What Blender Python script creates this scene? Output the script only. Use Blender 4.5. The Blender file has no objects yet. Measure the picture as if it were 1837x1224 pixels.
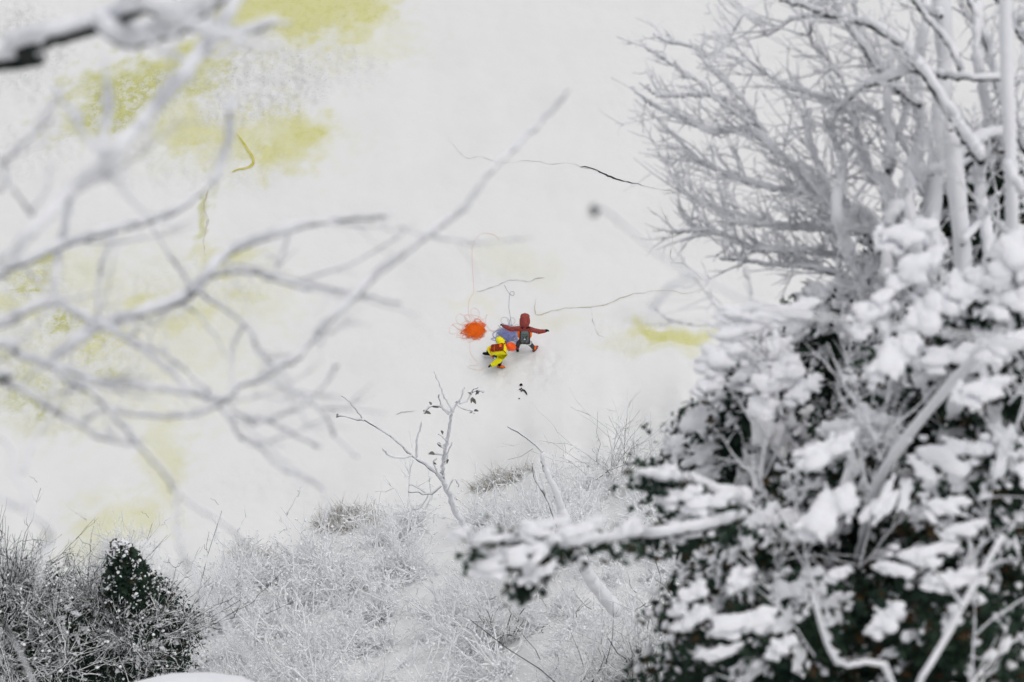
import bpy, math, random
import numpy as np
from mathutils import Vector, Matrix

random.seed(7)
rng = np.random.default_rng(7)
S = bpy.context.scene
COL = S.collection

# ------------------------------------------------------------------ camera, sky, sun, exposure
H, PITCH, LENS = 74.6, math.radians(56), 85.0
cam_d = bpy.data.cameras.new('camera')
cam_d.lens = LENS; cam_d.sensor_width = 36; cam_d.clip_start = 0.5; cam_d.clip_end = 6000
cam_d.dof.use_dof = True; cam_d.dof.focus_distance = 88; cam_d.dof.aperture_fstop = 1.6
cam = bpy.data.objects.new('camera', cam_d); COL.objects.link(cam)
cam.location = (0, 0, H); cam.rotation_euler = (math.pi/2 - PITCH, 0, 0)
S.camera = cam

SUN_EL, SUN_AZ = math.radians(74), math.radians(60)      # azimuth from +y towards +x
world = bpy.data.worlds.new('World'); S.world = world; world.use_nodes = True
wn = world.node_tree; wn.nodes.clear()
sky = wn.nodes.new('ShaderNodeTexSky'); sky.sky_type = 'NISHITA'; sky.sun_disc = False
sky.sun_elevation = SUN_EL; sky.sun_rotation = SUN_AZ; sky.dust_density = 4.0; sky.air_density = 1.0
hs = wn.nodes.new('ShaderNodeHueSaturation'); hs.inputs['Saturation'].default_value = 0.19
bg = wn.nodes.new('ShaderNodeBackground'); bg.inputs['Strength'].default_value = 0.14
wo = wn.nodes.new('ShaderNodeOutputWorld')
wn.links.new(sky.outputs[0], hs.inputs['Color']); wn.links.new(hs.outputs[0], bg.inputs['Color'])
wn.links.new(bg.outputs[0], wo.inputs['Surface'])
sun_d = bpy.data.lights.new('sun', 'SUN'); sun_d.energy = 0.6; sun_d.angle = math.radians(60); sun_d.color = (1, .97, .95)
sun = bpy.data.objects.new('sun', sun_d); COL.objects.link(sun)
sd = Vector((math.sin(SUN_AZ)*math.cos(SUN_EL), math.cos(SUN_AZ)*math.cos(SUN_EL), math.sin(SUN_EL)))
sun.rotation_euler = sd.to_track_quat('Z', 'Y').to_euler(); sun.location = (0, 40, 120)
S.view_settings.view_transform = 'Standard'; S.view_settings.look = 'None'
S.view_settings.exposure = -0.27; S.view_settings.gamma = 1.0; S.view_settings.use_curve_mapping = False
S.cycles.use_denoising = True
S.cycles.max_bounces = 8; S.cycles.diffuse_bounces = 7

# ------------------------------------------------------------------ helpers: where things stand
FPX = LENS/36*1837
CAM = np.array([0, 0, H]); FW = np.array([0, math.cos(PITCH), -math.sin(PITCH)])
RT = np.array([1., 0, 0]); UP = np.array([0, math.sin(PITCH), math.cos(PITCH)])
def ray(px, py): return FW + RT*(px-918.5)/FPX + UP*(612-py)/FPX
def P(px, py, d): return CAM + d*ray(px, py)

# ------------------------------------------------------------------ noise
_perm = np.random.default_rng(3).permutation(256); _perm = np.concatenate([_perm, _perm])
_ang = np.random.default_rng(4).uniform(0, 2*np.pi, 256); _gx, _gy = np.cos(_ang), np.sin(_ang)
def perlin(x, y):
    x = np.asarray(x, float); y = np.asarray(y, float)
    xi = np.floor(x).astype(int); yi = np.floor(y).astype(int); xf = x-xi; yf = y-yi
    u = xf**3*(xf*(xf*6-15)+10); v = yf**3*(yf*(yf*6-15)+10)
    def g(a, b, dx, dy):
        h = _perm[(_perm[a & 255]+b) & 255]; return _gx[h]*dx+_gy[h]*dy
    a = g(xi, yi, xf, yf); b = g(xi+1, yi, xf-1, yf); c = g(xi, yi+1, xf, yf-1); d = g(xi+1, yi+1, xf-1, yf-1)
    return (a+(b-a)*u) + ((c+(d-c)*u)-(a+(b-a)*u))*v
def fbm(x, y, s, o=4):
    r = 0; a = 1.; t = 0
    for k in range(o):
        r = r + a*perlin(x/s+17.3*k, y/s-9.1*k); t += a; a *= .5; s *= .5
    return r/t*1.6
def sstep(a, b, x):
    t = np.clip((x-a)/(b-a), 0, 1); return t*t*(3-2*t)

# ------------------------------------------------------------------ terrain
_ex = np.array([-60, -13, -8, -5.5, -2, 1.8, 6, 20, 60.]); _ey = np.array([41, 41.6, 41, 42, 43.8, 46.4, 47.6, 49.5, 52])
def flat_hit(px, py):
    r = ray(px, py); t = -H/r[2]; p = CAM+t*r; return p[0], p[1]
# blobs on the river ice: centre px, radii in metres along x / y, turn, amount, feather, kind
STAIN = []   # (x, y, rx, ry, rot, amount)
def stain(px, py, rx, ry, rot=0, amt=.6, hue=0):
    x, y = flat_hit(px, py); STAIN.append((x, y, rx/48, ry/40, math.radians(rot), amt, hue))
stain(540, 0, 180, 112, 0, 1.0); stain(640, -10, 95, 110, 0, .85); stain(420, 20, 60, 50, 0, .8)
stain(255, 165, 180, 78, 30, 1.0, .5); stain(190, 215, 90, 45, 15, .95, .5)
stain(385, 238, 125, 66, -8, .75); stain(512, 247, 95, 72, -5, .8); stain(440, 270, 50, 40, 0, .8)
stain(330, 90, 60, 35, 30, .8, .3)
stain(50, 490, 60, 28, 5, .75, .6); stain(30, 555, 70, 30, -10, .6, .3); stain(110, 578, 34, 26, 0, 1.0, .8)
stain(185, 625, 50, 38, 20, .7, .2); stain(240, 545, 70, 18, 35, .6); stain(330, 578, 120, 28, 5, .55)
stain(400, 465, 60, 34, 0, .65); stain(430, 525, 50, 30, 0, .5); stain(366, 385, 14, 60, 0, .55, .7)
stain(170, 695, 60, 20, 0, .8, .8); stain(60, 700, 90, 45, 0, .5, .9); stain(95, 760, 110, 20, 0, .3, .7)
stain(295, 840, 45, 120, 8, .4); stain(210, 950, 90, 55, 10, .4); stain(170, 1010, 50, 60, 0, .3)
stain(1200, 602, 72, 21, 3, 1.0); stain(1240, 604, 45, 24, 0, .95); stain(1180, 626, 110, 18, 0, .32)
stain(930, 470, 90, 38, -12, .16); stain(850, 545, 60, 12, -10, .14); stain(1000, 578, 90, 14, 0, .15)
stain(1120, 625, 40, 10, 0, .22, .7)
stain(190, 610, 300, 170, 5, .24); stain(420, 250, 230, 90, 0, .22); stain(120, 500, 160, 60, 0, .3, .2); stain(560, 60, 210, 100, 0, .3); stain(420, 530, 130, 90, 0, .22)
stain(35, 520, 40, 12, 0, .9, .9); stain(80, 470, 30, 14, 10, .8, .8); stain(60, 735, 60, 10, 0, .6, .9); stain(25, 640, 40, 14, 0, .5, .8)
ROUGH = []
def rough(px, py, rx, ry, rot=0, amt=1.): x, y = flat_hit(px, py); ROUGH.append((x, y, rx/48, ry/40, math.radians(rot), amt))
rough(480, 150, 170, 95, 10, 1.2); rough(40, 90, 120, 110, 0, 1.3); rough(600, 120, 110, 70, 0, .7); rough(520, 60, 120, 40, 0, .4); rough(240, 190, 160, 90, 30, .8)
rough(60, 270, 130, 90, 0, .5); rough(110, 640, 200, 150, 0, .8); rough(360, 520, 160, 90, 10, .45)
rough(360, 290, 220, 80, 0, .5); rough(1210, 590, 90, 30, 0, .25); rough(60, 510, 110, 60, 0, .8); rough(930, 665, 120, 50, 0, .45); rough(720, 640, 160, 60, 10, .14); rough(860, 480, 120, 60, 0, .14); rough(450, 880, 140, 50, 0, .22); rough(1120, 620, 130, 40, 0, .25)
def blob(x, y, B, wob=.25):
    cx, cy, rx, ry, rot, amt = B[:6]
    dx, dy = x-cx, y-cy; c, s = math.cos(rot), math.sin(rot)
    q = np.sqrt(((dx*c+dy*s)/rx)**2+((-dx*s+dy*c)/ry)**2)
    return q
def warped(x, y): return x+1.1*fbm(x+40, y, 2.0, 5), y+1.1*fbm(x, y+70, 2.0, 5)
def rough_mask(x, y):
    X, Y = warped(x, y); r = np.zeros_like(x)
    for B in ROUGH: r = np.maximum(r, B[5]*(1-sstep(.45, 1.15, blob(X, Y, B))))
    return r
def terrain(x, y, fine=True):
    x = np.asarray(x, float); y = np.asarray(y, float)
    z = .22*fbm(x, y, 9, 3) + .06*fbm(x, y, 2.2, 3) + .012*fbm(x, y, .5, 3)
    e = np.interp(x, _ex, _ey) + .7*fbm(x, y*0+3, 3.5, 3)
    s = e-y
    k = 1.2
    slope = k*np.logaddexp(0, s/k)
    z = z + slope*(.98+.0*x) + np.clip(slope, 0, 3)*.16*fbm(x+9, y, 2.4, 4)
    z = z - .45*np.clip(1-np.abs(s-1.2)/3, 0, 1)**2*0
    # the cliff the camera looks over
    c = np.minimum(71.3-2.25*y + .5*fbm(x, y, 3, 3), 72.9)
    kk = .8
    z = kk*np.logaddexp(z/kk, c/kk)
    z = np.minimum(z, 73.0)
    # the far bank, out of the frame
    z = z + 26*sstep(95, 190, y+10*fbm(x, y, 40, 2)) + 1.5*fbm(x, y, 30, 3)*sstep(80, 100, y)
    # overhanging snow hump with the yellow hollow under it
    hx, hy = flat_hit(1200, 566)
    q = np.sqrt(((x-hx)/2.3)**2+((y-hy)/.75)**2); z = z + .30*(1-sstep(.3, 1.1, q))
    if fine:
        m = rough_mask(x, y)
        l = np.abs(fbm(x, y, .7, 4)); l2 = np.abs(fbm(x+31, y, .28, 2))
        z = z + m*(.34*(.4-l) + .12*(.3-l2))
        # trampled snow around the two people
        tx, ty = flat_hit(925, 650)
        t = 1-sstep(.5, 1.1, np.sqrt(((x-tx)/2.2)**2+((y-ty)/1.2)**2))
        z = z - t*.07*sstep(.05, .4, fbm(x+5, y, .32, 2)) 
    return z
def G(px, py, up=0.0):
    t = np.linspace(35, 150, 2400); r = ray(px, py)
    X = CAM[None]+t[:, None]*r[None]; zt = terrain(X[:, 0], X[:, 1]); i = int(np.argmax(X[:, 2] < zt+up))
    a = (X[i-1, 2]-zt[i-1]-up); b = (zt[i]+up-X[i, 2]); f = a/(a+b) if a+b > 0 else 0
    return X[i-1]+(X[i]-X[i-1])*f
def ground_z(x, y): return float(terrain(np.array([x]), np.array([y]))[0])

# ------------------------------------------------------------------ materials
def mat(name, col, rough=.8, spec=.3, var=None, scale=8, bump=0, bscale=30, col2=None, sss=0):
    m = bpy.data.materials.new(name); m.use_nodes = True; n = m.node_tree.nodes; L = m.node_tree.links
    b = n['Principled BSDF']; b.inputs['Roughness'].default_value = rough; b.inputs['Specular IOR Level'].default_value = spec
    b.inputs['Base Color'].default_value = (*col, 1)
    if col2 is not None:
        tc = n.new('ShaderNodeTexCoord'); nz = n.new('ShaderNodeTexNoise'); nz.inputs['Scale'].default_value = scale; nz.inputs['Detail'].default_value = 5
        rp = n.new('ShaderNodeValToRGB'); rp.color_ramp.elements[0].position = .38; rp.color_ramp.elements[1].position = .62
        rp.color_ramp.elements[0].color = (*col, 1); rp.color_ramp.elements[1].color = (*col2, 1)
        L.new(tc.outputs['Object'], nz.inputs['Vector']); L.new(nz.outputs['Fac'], rp.inputs[0]); L.new(rp.outputs[0], b.inputs['Base Color'])
    if bump:
        tc = n.new('ShaderNodeTexCoord'); nz = n.new('ShaderNodeTexNoise'); nz.inputs['Scale'].default_value = bscale; nz.inputs['Detail'].default_value = 6
        bp = n.new('ShaderNodeBump'); bp.inputs['Strength'].default_value = bump; bp.inputs['Distance'].default_value = .02
        L.new(tc.outputs['Object'], nz.inputs['Vector']); L.new(nz.outputs['Fac'], bp.inputs['Height']); L.new(bp.outputs[0], b.inputs['Normal'])
    return m
M = {}
M['snow'] = mat('branch_snow', (.86, .87, .91), .9, .15, bump=.35, bscale=14, col2=(.90, .905, .93), scale=3)
M['frost'] = mat('twig_frost', (.93, .94, .95), .9, .1, col2=(.90, .91, .93), scale=1.5)
M['bark'] = mat('wet_bark', (.010, .018, .017), .85, .2, col2=(.030, .034, .028), scale=10, bump=.6, bscale=40)
M['bark_light'] = mat('thin_bark', (.10, .10, .095), .85, .2, col2=(.20, .18, .15), scale=4)
M['straw'] = mat('dry_grass', (.40, .35, .27), .9, .1, col2=(.64, .62, .57), scale=5)
M['leaf'] = mat('cedar_foliage', (.010, .026, .019), .7, .2, col2=(.034, .062, .040), scale=2.5)
M['leaf_brown'] = mat('dead_cedar_foliage', (.045, .028, .014), .8, .1, col2=(.08, .055, .028), scale=3)
M['maroon'] = mat('maroon_fabric', (.26, .045, .04), .75, .2, col2=(.34, .075, .062), scale=14, bump=.5, bscale=30)
M['orange'] = mat('orange_fabric', (.95, .17, .01), .7, .2)
M['helmet'] = mat('orange_shell', (.97, .11, .008), .45, .35)
M['yellow'] = mat('yellow_fabric', (.93, .86, .01), .75, .2, col2=(.86, .80, .01), scale=9)
M['grey'] = mat('grey_pack_fabric', (.10, .13, .13), .8, .2, col2=(.15, .18, .18), scale=20)
M['black'] = mat('black_fabric', (.01, .01, .012), .8, .2)
M['trouser'] = mat('charcoal_trousers', (.055, .05, .055), .85, .2, col2=(.08, .07, .075), scale=12)
M['blue'] = mat('blue_trousers', (.05, .11, .20), .85, .2, col2=(.035, .08, .15), scale=12)
M['rust'] = mat('rust_pack_fabric', (.22, .022, .012), .8, .2, col2=(.30, .05, .015), scale=16)
M['white'] = mat('white_print', (.75, .78, .78), .7, .2)
M['skin'] = mat('skin', (.55, .32, .22), .6, .3)
M['rope_orange'] = mat('orange_rope', (.97, .20, .02), .8, .1)
M['rope_thin'] = mat('pale_rope', (.86, .60, .52), .8, .1)
M['rope_blue'] = mat('blue_rope', (.24, .27, .55), .8, .1, col2=(.34, .38, .62), scale=6)
M['rope_grey'] = mat('blue_grey_rope', (.42, .44, .52), .8, .1)
M['crack'] = mat('dark_crack', (.012, .014, .015), .6, .3)
M['crack_tan'] = mat('tan_melt_line', (.52, .49, .38), .8, .2, col2=(.70, .69, .64), scale=2)
M['crack_grey'] = mat('grey_melt_line', (.44, .45, .43), .8, .2, col2=(.78, .78, .76), scale=2)
M['olive'] = mat('olive_seep', (.52, .47, .08), .7, .2, col2=(.62, .58, .20), scale=3)

def ground_material():
    m = bpy.data.materials.new('snow_ground'); m.use_nodes = True; n = m.node_tree.nodes; L = m.node_tree.links
    b = n['Principled BSDF']; b.inputs['Roughness'].default_value = .85; b.inputs['Specular IOR Level'].default_value = .15
    at = n.new('ShaderNodeAttribute'); at.attribute_name = 'stain'
    tc = n.new('ShaderNodeTexCoord')
    sep = n.new('ShaderNodeSeparateColor'); L.new(at.outputs['Color'], sep.inputs[0])   # R stain, G rough, B hue
    n1 = n.new('ShaderNodeTexNoise'); n1.inputs['Scale'].default_value = 2.3; n1.inputs['Detail'].default_value = 9; n1.inputs['Roughness'].default_value = .72
    n1.inputs['Distortion'].default_value = .0
    L.new(tc.outputs['Object'], n1.inputs['Vector'])
    n2 = n.new('ShaderNodeTexNoise'); n2.inputs['Scale'].default_value = 6; n2.inputs['Detail'].default_value = 8; n2.inputs['Roughness'].default_value = .8
    L.new(tc.outputs['Object'], n2.inputs['Vector'])
    def mth(op, a, bb, clamp=False):
        k = n.new('ShaderNodeMath'); k.operation = op; k.use_clamp = clamp
        for i, v in enumerate((a, bb)):
            if isinstance(v, (int, float)): k.inputs[i].default_value = v
            else: L.new(v, k.inputs[i])
        return k.outputs[0]
    # frothy frost breaks up the stained ice where it is rough
    nn = mth('ADD', mth('MULTIPLY', n1.outputs['Fac'], .6), mth('MULTIPLY', n2.outputs['Fac'], .4))
    fr = mth('MULTIPLY', mth('SUBTRACT', nn, .455), 12, False)
    fr = mth('MULTIPLY', fr, 1.0, True)
    fr = mth('MULTIPLY', fr, sep.outputs['Green'])
    fac = mth('MULTIPLY', sep.outputs['Red'], mth('SUBTRACT', 1.0, mth('MULTIPLY', fr, .85)), True)
    fac = mth('MULTIPLY', fac, mth('ADD', .72, mth('MULTIPLY', n1.outputs['Fac'], .5)), True)
    sc = n.new('ShaderNodeMix'); sc.data_type = 'RGBA'
    sc.inputs[6].default_value = (.66, .65, .31, 1); sc.inputs[7].default_value = (.42, .44, .11, 1)
    L.new(mth('ADD', sep.outputs['Blue'], mth('MULTIPLY', mth('SUBTRACT', n1.outputs['Fac'], .5), 1.4), True), sc.inputs[0])
    # snow: fine grey mottling where frost lets ice through
    sn = n.new('ShaderNodeMix'); sn.data_type = 'RGBA'
    sn.inputs[6].default_value = (.80, .803, .802, 1); (.34, .40, .39, 1)
    n3 = n.new('ShaderNodeTexNoise'); n3.inputs['Scale'].default_value = 9; n3.inputs['Detail'].default_value = 7; n3.inputs['Roughness'].default_value = .75
    L.new(tc.outputs['Object'], n3.inputs['Vector'])
    L.new(mth('MULTIPLY', mth('MULTIPLY', mth('SUBTRACT', n3.outputs['Fac'], .55), 7, True), mth('MULTIPLY', sep.outputs['Green'], .75), True), sn.inputs[0])
    n4 = n.new('ShaderNodeTexNoise'); n4.inputs['Scale'].default_value = .35; n4.inputs['Detail'].default_value = 4
    L.new(tc.outputs['Object'], n4.inputs['Vector'])
    tone = n.new('ShaderNodeMix'); tone.data_type = 'RGBA'; tone.inputs[7].default_value = (.75, .753, .748, 1)
    L.new(mth('MULTIPLY', mth('SUBTRACT', n4.outputs['Fac'], .5), 2.2, True), tone.inputs[0]); L.new(sn.outputs[2], tone.inputs[6])
    mx = n.new('ShaderNodeMix'); mx.data_type = 'RGBA'
    L.new(fac, mx.inputs[0]); L.new(tone.outputs[2], mx.inputs[6]); L.new(sc.outputs[2], mx.inputs[7])
    L.new(mx.outputs[2], b.inputs['Base Color'])
    bp = n.new('ShaderNodeBump'); bp.inputs['Distance'].default_value = .05
    bp.inputs['Strength'].default_value = .5
    hgt = mth('ADD', mth('MULTIPLY', n3.outputs['Fac'], mth('ADD', .25, mth('MULTIPLY', sep.outputs['Green'], 1.6))), mth('MULTIPLY', n1.outputs['Fac'], .6))
    L.new(hgt, bp.inputs['Height']); L.new(bp.outputs[0], b.inputs['Normal'])
    return m
M['ground'] = ground_material()

# ------------------------------------------------------------------ mesh building
def raw_mesh(name, verts, faces, mats, fmat=None, smooth=True):
    """faces: ndarray (n,3|4) or list of such"""
    me = bpy.data.meshes.new(name)
    fs = faces if isinstance(faces, list) else [faces]
    fs = [np.asarray(f, np.int32) for f in fs if len(f)]
    verts = np.asarray(verts, np.float32)
    nl = sum(f.size for f in fs); nf = sum(len(f) for f in fs)
    me.vertices.add(len(verts)); me.vertices.foreach_set('co', verts.ravel())
    me.loops.add(nl); me.loops.foreach_set('vertex_index', np.concatenate([f.ravel() for f in fs]))
    me.polygons.add(nf)
    tot = np.concatenate([np.full(len(f), f.shape[1], np.int32) for f in fs]); st = np.concatenate([[0], np.cumsum(tot)[:-1]]).astype(np.int32)
    me.polygons.foreach_set('loop_start', st); me.polygons.foreach_set('loop_total', tot)
    if fmat is not None: me.polygons.foreach_set('material_index', np.asarray(fmat, np.int32))
    me.polygons.foreach_set('use_smooth', np.full(nf, smooth))
    for m in (mats if isinstance(mats, list) else [mats]): me.materials.append(m)
    me.update(calc_edges=True); me.validate()
    return me
class Geo:
    def __init__(s): s.v = []; s.q = []; s.t = []; s.n = 0; s.qm = []; s.tm = []
    def add(s, v, q=None, t=None, m=0):
        if q is not None and len(q): s.q.append(np.asarray(q)+s.n); s.qm.append(np.full(len(q), m))
        if t is not None and len(t): s.t.append(np.asarray(t)+s.n); s.tm.append(np.full(len(t), m))
        s.v.append(np.asarray(v, float).reshape(-1, 3)); s.n += len(s.v[-1])
    def tubes(s, Pn, Rn, k=4, m=0, flat=1.0):
        """Pn (T,n,3) centre lines, Rn (T,n) radii"""
        Pn = np.asarray(Pn, float); Rn = np.asarray(Rn, float)
        if Pn.ndim == 2: Pn = Pn[None]; Rn = Rn[None]
        T, n, _ = Pn.shape
        tg = np.gradient(Pn, axis=1); tg /= np.linalg.norm(tg, axis=2, keepdims=True)+1e-9
        ref = np.where(np.abs(tg[:, :1, 2:3]) > .85, np.array([0, 1., 0]), np.array([0, 0, 1.]))
        ref = np.broadcast_to(ref, tg.shape)
        a = np.cross(tg, ref); a /= np.linalg.norm(a, axis=2, keepdims=True)+1e-9; b = np.cross(a, tg)
        th = np.arange(k)*2*np.pi/k
        ring = (Pn[:, :, None]+Rn[:, :, None, None]*(np.cos(th)[None, None, :, None]*a[:, :, None]+flat*np.sin(th)[None, None, :, None]*b[:, :, None]))
        base = (np.arange(T)*n*k)[:, None, None]+(np.arange(n-1)*k)[None, :, None]+np.arange(k)[None, None]
        nx = (np.arange(T)*n*k)[:, None, None]+(np.arange(n-1)*k)[None, :, None]+((np.arange(k)+1) % k)[None, None]
        q = np.stack([base, nx, nx+k, base+k], -1).reshape(-1, 4)
        V = ring.reshape(-1, 3)
        # caps
        c0 = Pn[:, 0]; c1 = Pn[:, -1]; off = T*n*k
        V = np.vstack([V, c0, c1]); tr = []
        ii = np.arange(k); jj = (ii+1) % k
        for e in range(T) if T < 4000 else []:
            s0 = e*n*k; s1 = s0+(n-1)*k
            tr += [np.stack([jj+s0, ii+s0, np.full(k, off+e)], -1), np.stack([ii+s1, jj+s1, np.full(k, off+T+e)], -1)]
        s.add(V, q, np.concatenate(tr) if tr else None, m)
    def mesh(s, name, mats, smooth=True):
        fl = []; fm = []
        if s.q: fl.append(np.concatenate(s.q)); fm.append(np.concatenate(s.qm))
        if s.t: fl.append(np.concatenate(s.t)); fm.append(np.concatenate(s.tm))
        return raw_mesh(name, np.concatenate(s.v), fl, mats, np.concatenate(fm), smooth)
def obj(name, me, parent=None, loc=None):
    o = bpy.data.objects.new(name, me); COL.objects.link(o)
    if loc is not None: o.location = loc
    if parent is not None: o.parent = parent
    return o
def thing(name, label, cat, loc=(0, 0, 0), group=None, me=None, rz=0):
    o = bpy.data.objects.new(name, me); COL.objects.link(o); o.location = loc; o.rotation_euler = (0, 0, rz)
    o['label'] = label; o['category'] = cat
    if group: o['group'] = group
    return o
def resample(pts, step):
    pts = np.asarray(pts, float); d = np.r_[0, np.cumsum(np.linalg.norm(np.diff(pts, axis=0), axis=1))]
    n = max(3, int(d[-1]/step)+1); t = np.linspace(0, d[-1], n)
    # catmull-rom through the points
    i = np.clip(np.searchsorted(d, t, 'right')-1, 0, len(pts)-2)
    u = ((t-d[i])/(d[i+1]-d[i]+1e-9))[:, None]
    p0 = pts[np.maximum(i-1, 0)]; p1 = pts[i]; p2 = pts[i+1]; p3 = pts[np.minimum(i+2, len(pts)-1)]
    return .5*((2*p1)+(-p0+p2)*u+(2*p0-5*p1+4*p2-p3)*u**2+(-p0+3*p1-3*p2+p3)*u**3)
def evaluated(me, mods):
    o = bpy.data.objects.new('tmp', me); COL.objects.link(o)
    for ty, kw in mods:
        md = o.modifiers.new(ty, ty)
        for a, b in kw.items(): setattr(md, a, b)
    dg = bpy.context.evaluated_depsgraph_get(); r = bpy.data.meshes.new_from_object(o.evaluated_get(dg))
    bpy.data.objects.remove(o); return r
def ico(sub=2, r=1.):
    import bmesh
    b = bmesh.new(); bmesh.ops.create_icosphere(b, subdivisions=sub, radius=r)
    v = np.array([x.co[:] for x in b.verts]); f = np.array([[x.index for x in q.verts] for q in b.faces]); b.free(); return v, f
ICO1, ICO2, ICO3 = ico(1), ico(2), ico(3)
def box(g, c, s, R=None, m=0):
    v = np.array([[x, y, z] for x in (-.5, .5) for y in (-.5, .5) for z in (-.5, .5)])*np.array(s)
    if R is not None: v = v@np.array(R).T
    g.add(v+np.array(c), [[0, 1, 3, 2], [4, 6, 7, 5], [0, 4, 5, 1], [2, 3, 7, 6], [0, 2, 6, 4], [1, 5, 7, 3]], m=m)

# ------------------------------------------------------------------ the ground: one sheet to the horizon
def axis(lo, hi, step, far):
    a = list(np.arange(lo, hi+1e-6, step)); s = step
    while a[-1] < far: s *= 1.28; a.append(a[-1]+s)
    s = step
    while a[0] > -far: s *= 1.28; a.insert(0, a[0]-s)
    return np.array(a)
gx = axis(-21, 19, .095, 2500); gy = axis(22, 70, .095, 2500)
X, Y = np.meshgrid(gx, gy, indexing='xy'); Z = terrain(X, Y)
nx_, ny_ = len(gx), len(gy); idx = np.arange(nx_*ny_).reshape(ny_, nx_)
q = np.stack([idx[:-1, :-1], idx[:-1, 1:], idx[1:, 1:], idx[1:, :-1]], -1).reshape(-1, 4)
gm = raw_mesh('ground', np.stack([X, Y, Z], -1).reshape(-1, 3), q, M['ground'])
_sn = fbm(X+11, Y, 1.3, 5); _s2 = fbm(X-23, Y+5, .6, 4); Xw, Yw = warped(X, Y); st = np.zeros_like(X); hu = np.zeros_like(X); wsum = np.full_like(X, 1e-6)
for B in STAIN:
    w = 1.2*B[5]*(1-sstep(.35, 1.3, blob(Xw, Yw, B)*(1+.5*_s2)))*np.clip(1+.5*_sn, .3, 1.25); st = np.maximum(st, w); hu += w*B[6]; wsum += w
ca = gm.color_attributes.new('stain', 'FLOAT_COLOR', 'POINT')
ca.data.foreach_set('color', np.stack([st, rough_mask(X, Y), hu/wsum, np.ones_like(X)], -1).astype(np.float32).ravel())
ground = obj('ground', gm); ground['kind'] = 'structure'; ground['label'] = 'snow covered frozen river with yellow stained ice and a snowy bank'

# ------------------------------------------------------------------ cracks and melt lines in the ice
def ribbon(name, px, w, material, label, cat='ice crack', wob=.5, lift=.016):
    p = np.array([G(a, b) for a, b in px]); p = resample(p, .12)
    p[:, :2] += np.stack([fbm(p[:, 0]*3, p[:, 1]*3+k*50, .8, 3) for k in (0, 1)], -1)*.05*wob/.35
    t = np.gradient(p, axis=0); t[:, 2] = 0; t /= np.linalg.norm(t, axis=1)[:, None]+1e-9
    nrm = np.stack([-t[:, 1], t[:, 0], np.zeros(len(p))], -1)
    ww = w if np.ndim(w) == 0 else np.interp(np.linspace(0, 1, len(p)), np.linspace(0, 1, len(w)), w)
    ww = ww*(1+wob*1.6*fbm(p[:, 0]*4, p[:, 1]*4, .5, 3)); ww = np.clip(ww, .004, None); ww[0] = ww[-1] = .003
    ww = ww[:, None]/2
    a = p-nrm*ww; b = p+nrm*ww
    for r in (a, b, p): r[:, 2] = terrain(r[:, 0], r[:, 1])+lift
    mid = p.copy(); mid[:, 2] = np.minimum(a[:, 2], b[:, 2])-.003
    lo1 = a-nrm*.03; lo2 = b+nrm*.03
    for r in (lo1, lo2): r[:, 2] = terrain(r[:, 0], r[:, 1])-.03
    n = len(p); V = np.vstack([a, mid, b]); i = np.arange(n-1)
    g = Geo(); g.add(V, np.vstack([np.stack([i, i+1, i+1+n, i+n], -1), np.stack([i+n, i+1+n, i+1+2*n, i+2*n], -1)]))
    o = thing(name, label, cat, tuple(p[0]), me=None)
    me = g.mesh(name, material); me.transform(Matrix.Translation(-Vector(p[0]))); o2 = bpy.data.objects.new(name, me)
    bpy.data.objects.remove(o); COL.objects.link(o2); o2.location = p[0]; o2['label'] = label; o2['category'] = cat
    return o2
ribbon('ice_crack', [(802, 248), (822, 270), (838, 284), (860, 281), (885, 290), (918, 293), (935, 289), (965, 290), (990, 295), (1020, 293), (1047, 301), (1060, 303)],
       [.008, .014, .022, .012, .022, .01, .02], M['crack_grey'], 'long thin grey crack wandering across the flat snow above the people')
ribbon('ice_crack', [(1040, 299), (1057, 301), (1080, 311), (1107, 323), (1128, 327), (1155, 334)], [.02, .05, .075, .06, .035, .01], M['crack'],
       'short dark open crack at the right end of the long grey one')
ribbon('ice_crack', [(1150, 333), (1185, 340), (1212, 346), (1218, 360), (1216, 375), (1224, 388), (1240, 395)], .025, M['crack_grey'], 'faint hooked crack running into the right hand bare branches')
ribbon('ice_crack', [(1183, 362), (1195, 395), (1206, 420), (1204, 465), (1225, 475), (1245, 487), (1262, 505)], [.02, .04, .04, .035, .02], M['crack_grey'], 'bent grey crack dropping down beside the right hand bare tree')
ribbon('melt_line', [(962, 535), (963, 565), (990, 558), (1020, 553), (1060, 551), (1085, 547), (1110, 537), (1140, 527), (1180, 523), (1210, 522), (1230, 528), (1265, 517)],
       [.02, .045, .04, .045, .03, .03, .02], M['crack_tan'], 'tan melt line bending right from above the person with spread arms', 'melt line')
ribbon('melt_line', [(1060, 551), (1065, 578), (1073, 600), (1085, 606)], .03, M['crack_grey'], 'short grey side line hanging down from the tan melt line', 'melt line')
ribbon('melt_line', [(855, 523), (865, 522), (890, 513), (910, 504), (950, 504), (962, 500), (978, 498)], .035, M['crack_grey'], 'short grey line crossing between the two loose ropes above the piles', 'melt line')
ribbon('seep_line', [(424, 240), (440, 262), (455, 288), (448, 300), (430, 304), (415, 310)], [.04, .09, .11, .10, .05], M['olive'], 'olive hooked seep line in the yellow ice at upper left', 'seep line', wob=.15, lift=.03)
ribbon('seep_line', [(380, 330), (370, 350), (366, 375), (372, 395), (366, 430), (368, 460)], [.03, .08, .1, .06, .03], M['crack_tan'], 'faint olive trickle below the hooked yellow line', 'seep line')
ribbon('snow_edge_line', [(710, 745), (722, 740), (745, 737)], .04, M['crack_grey'], 'small pale ripple in the snow left of the forked sapling', 'snow ripple')

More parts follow.
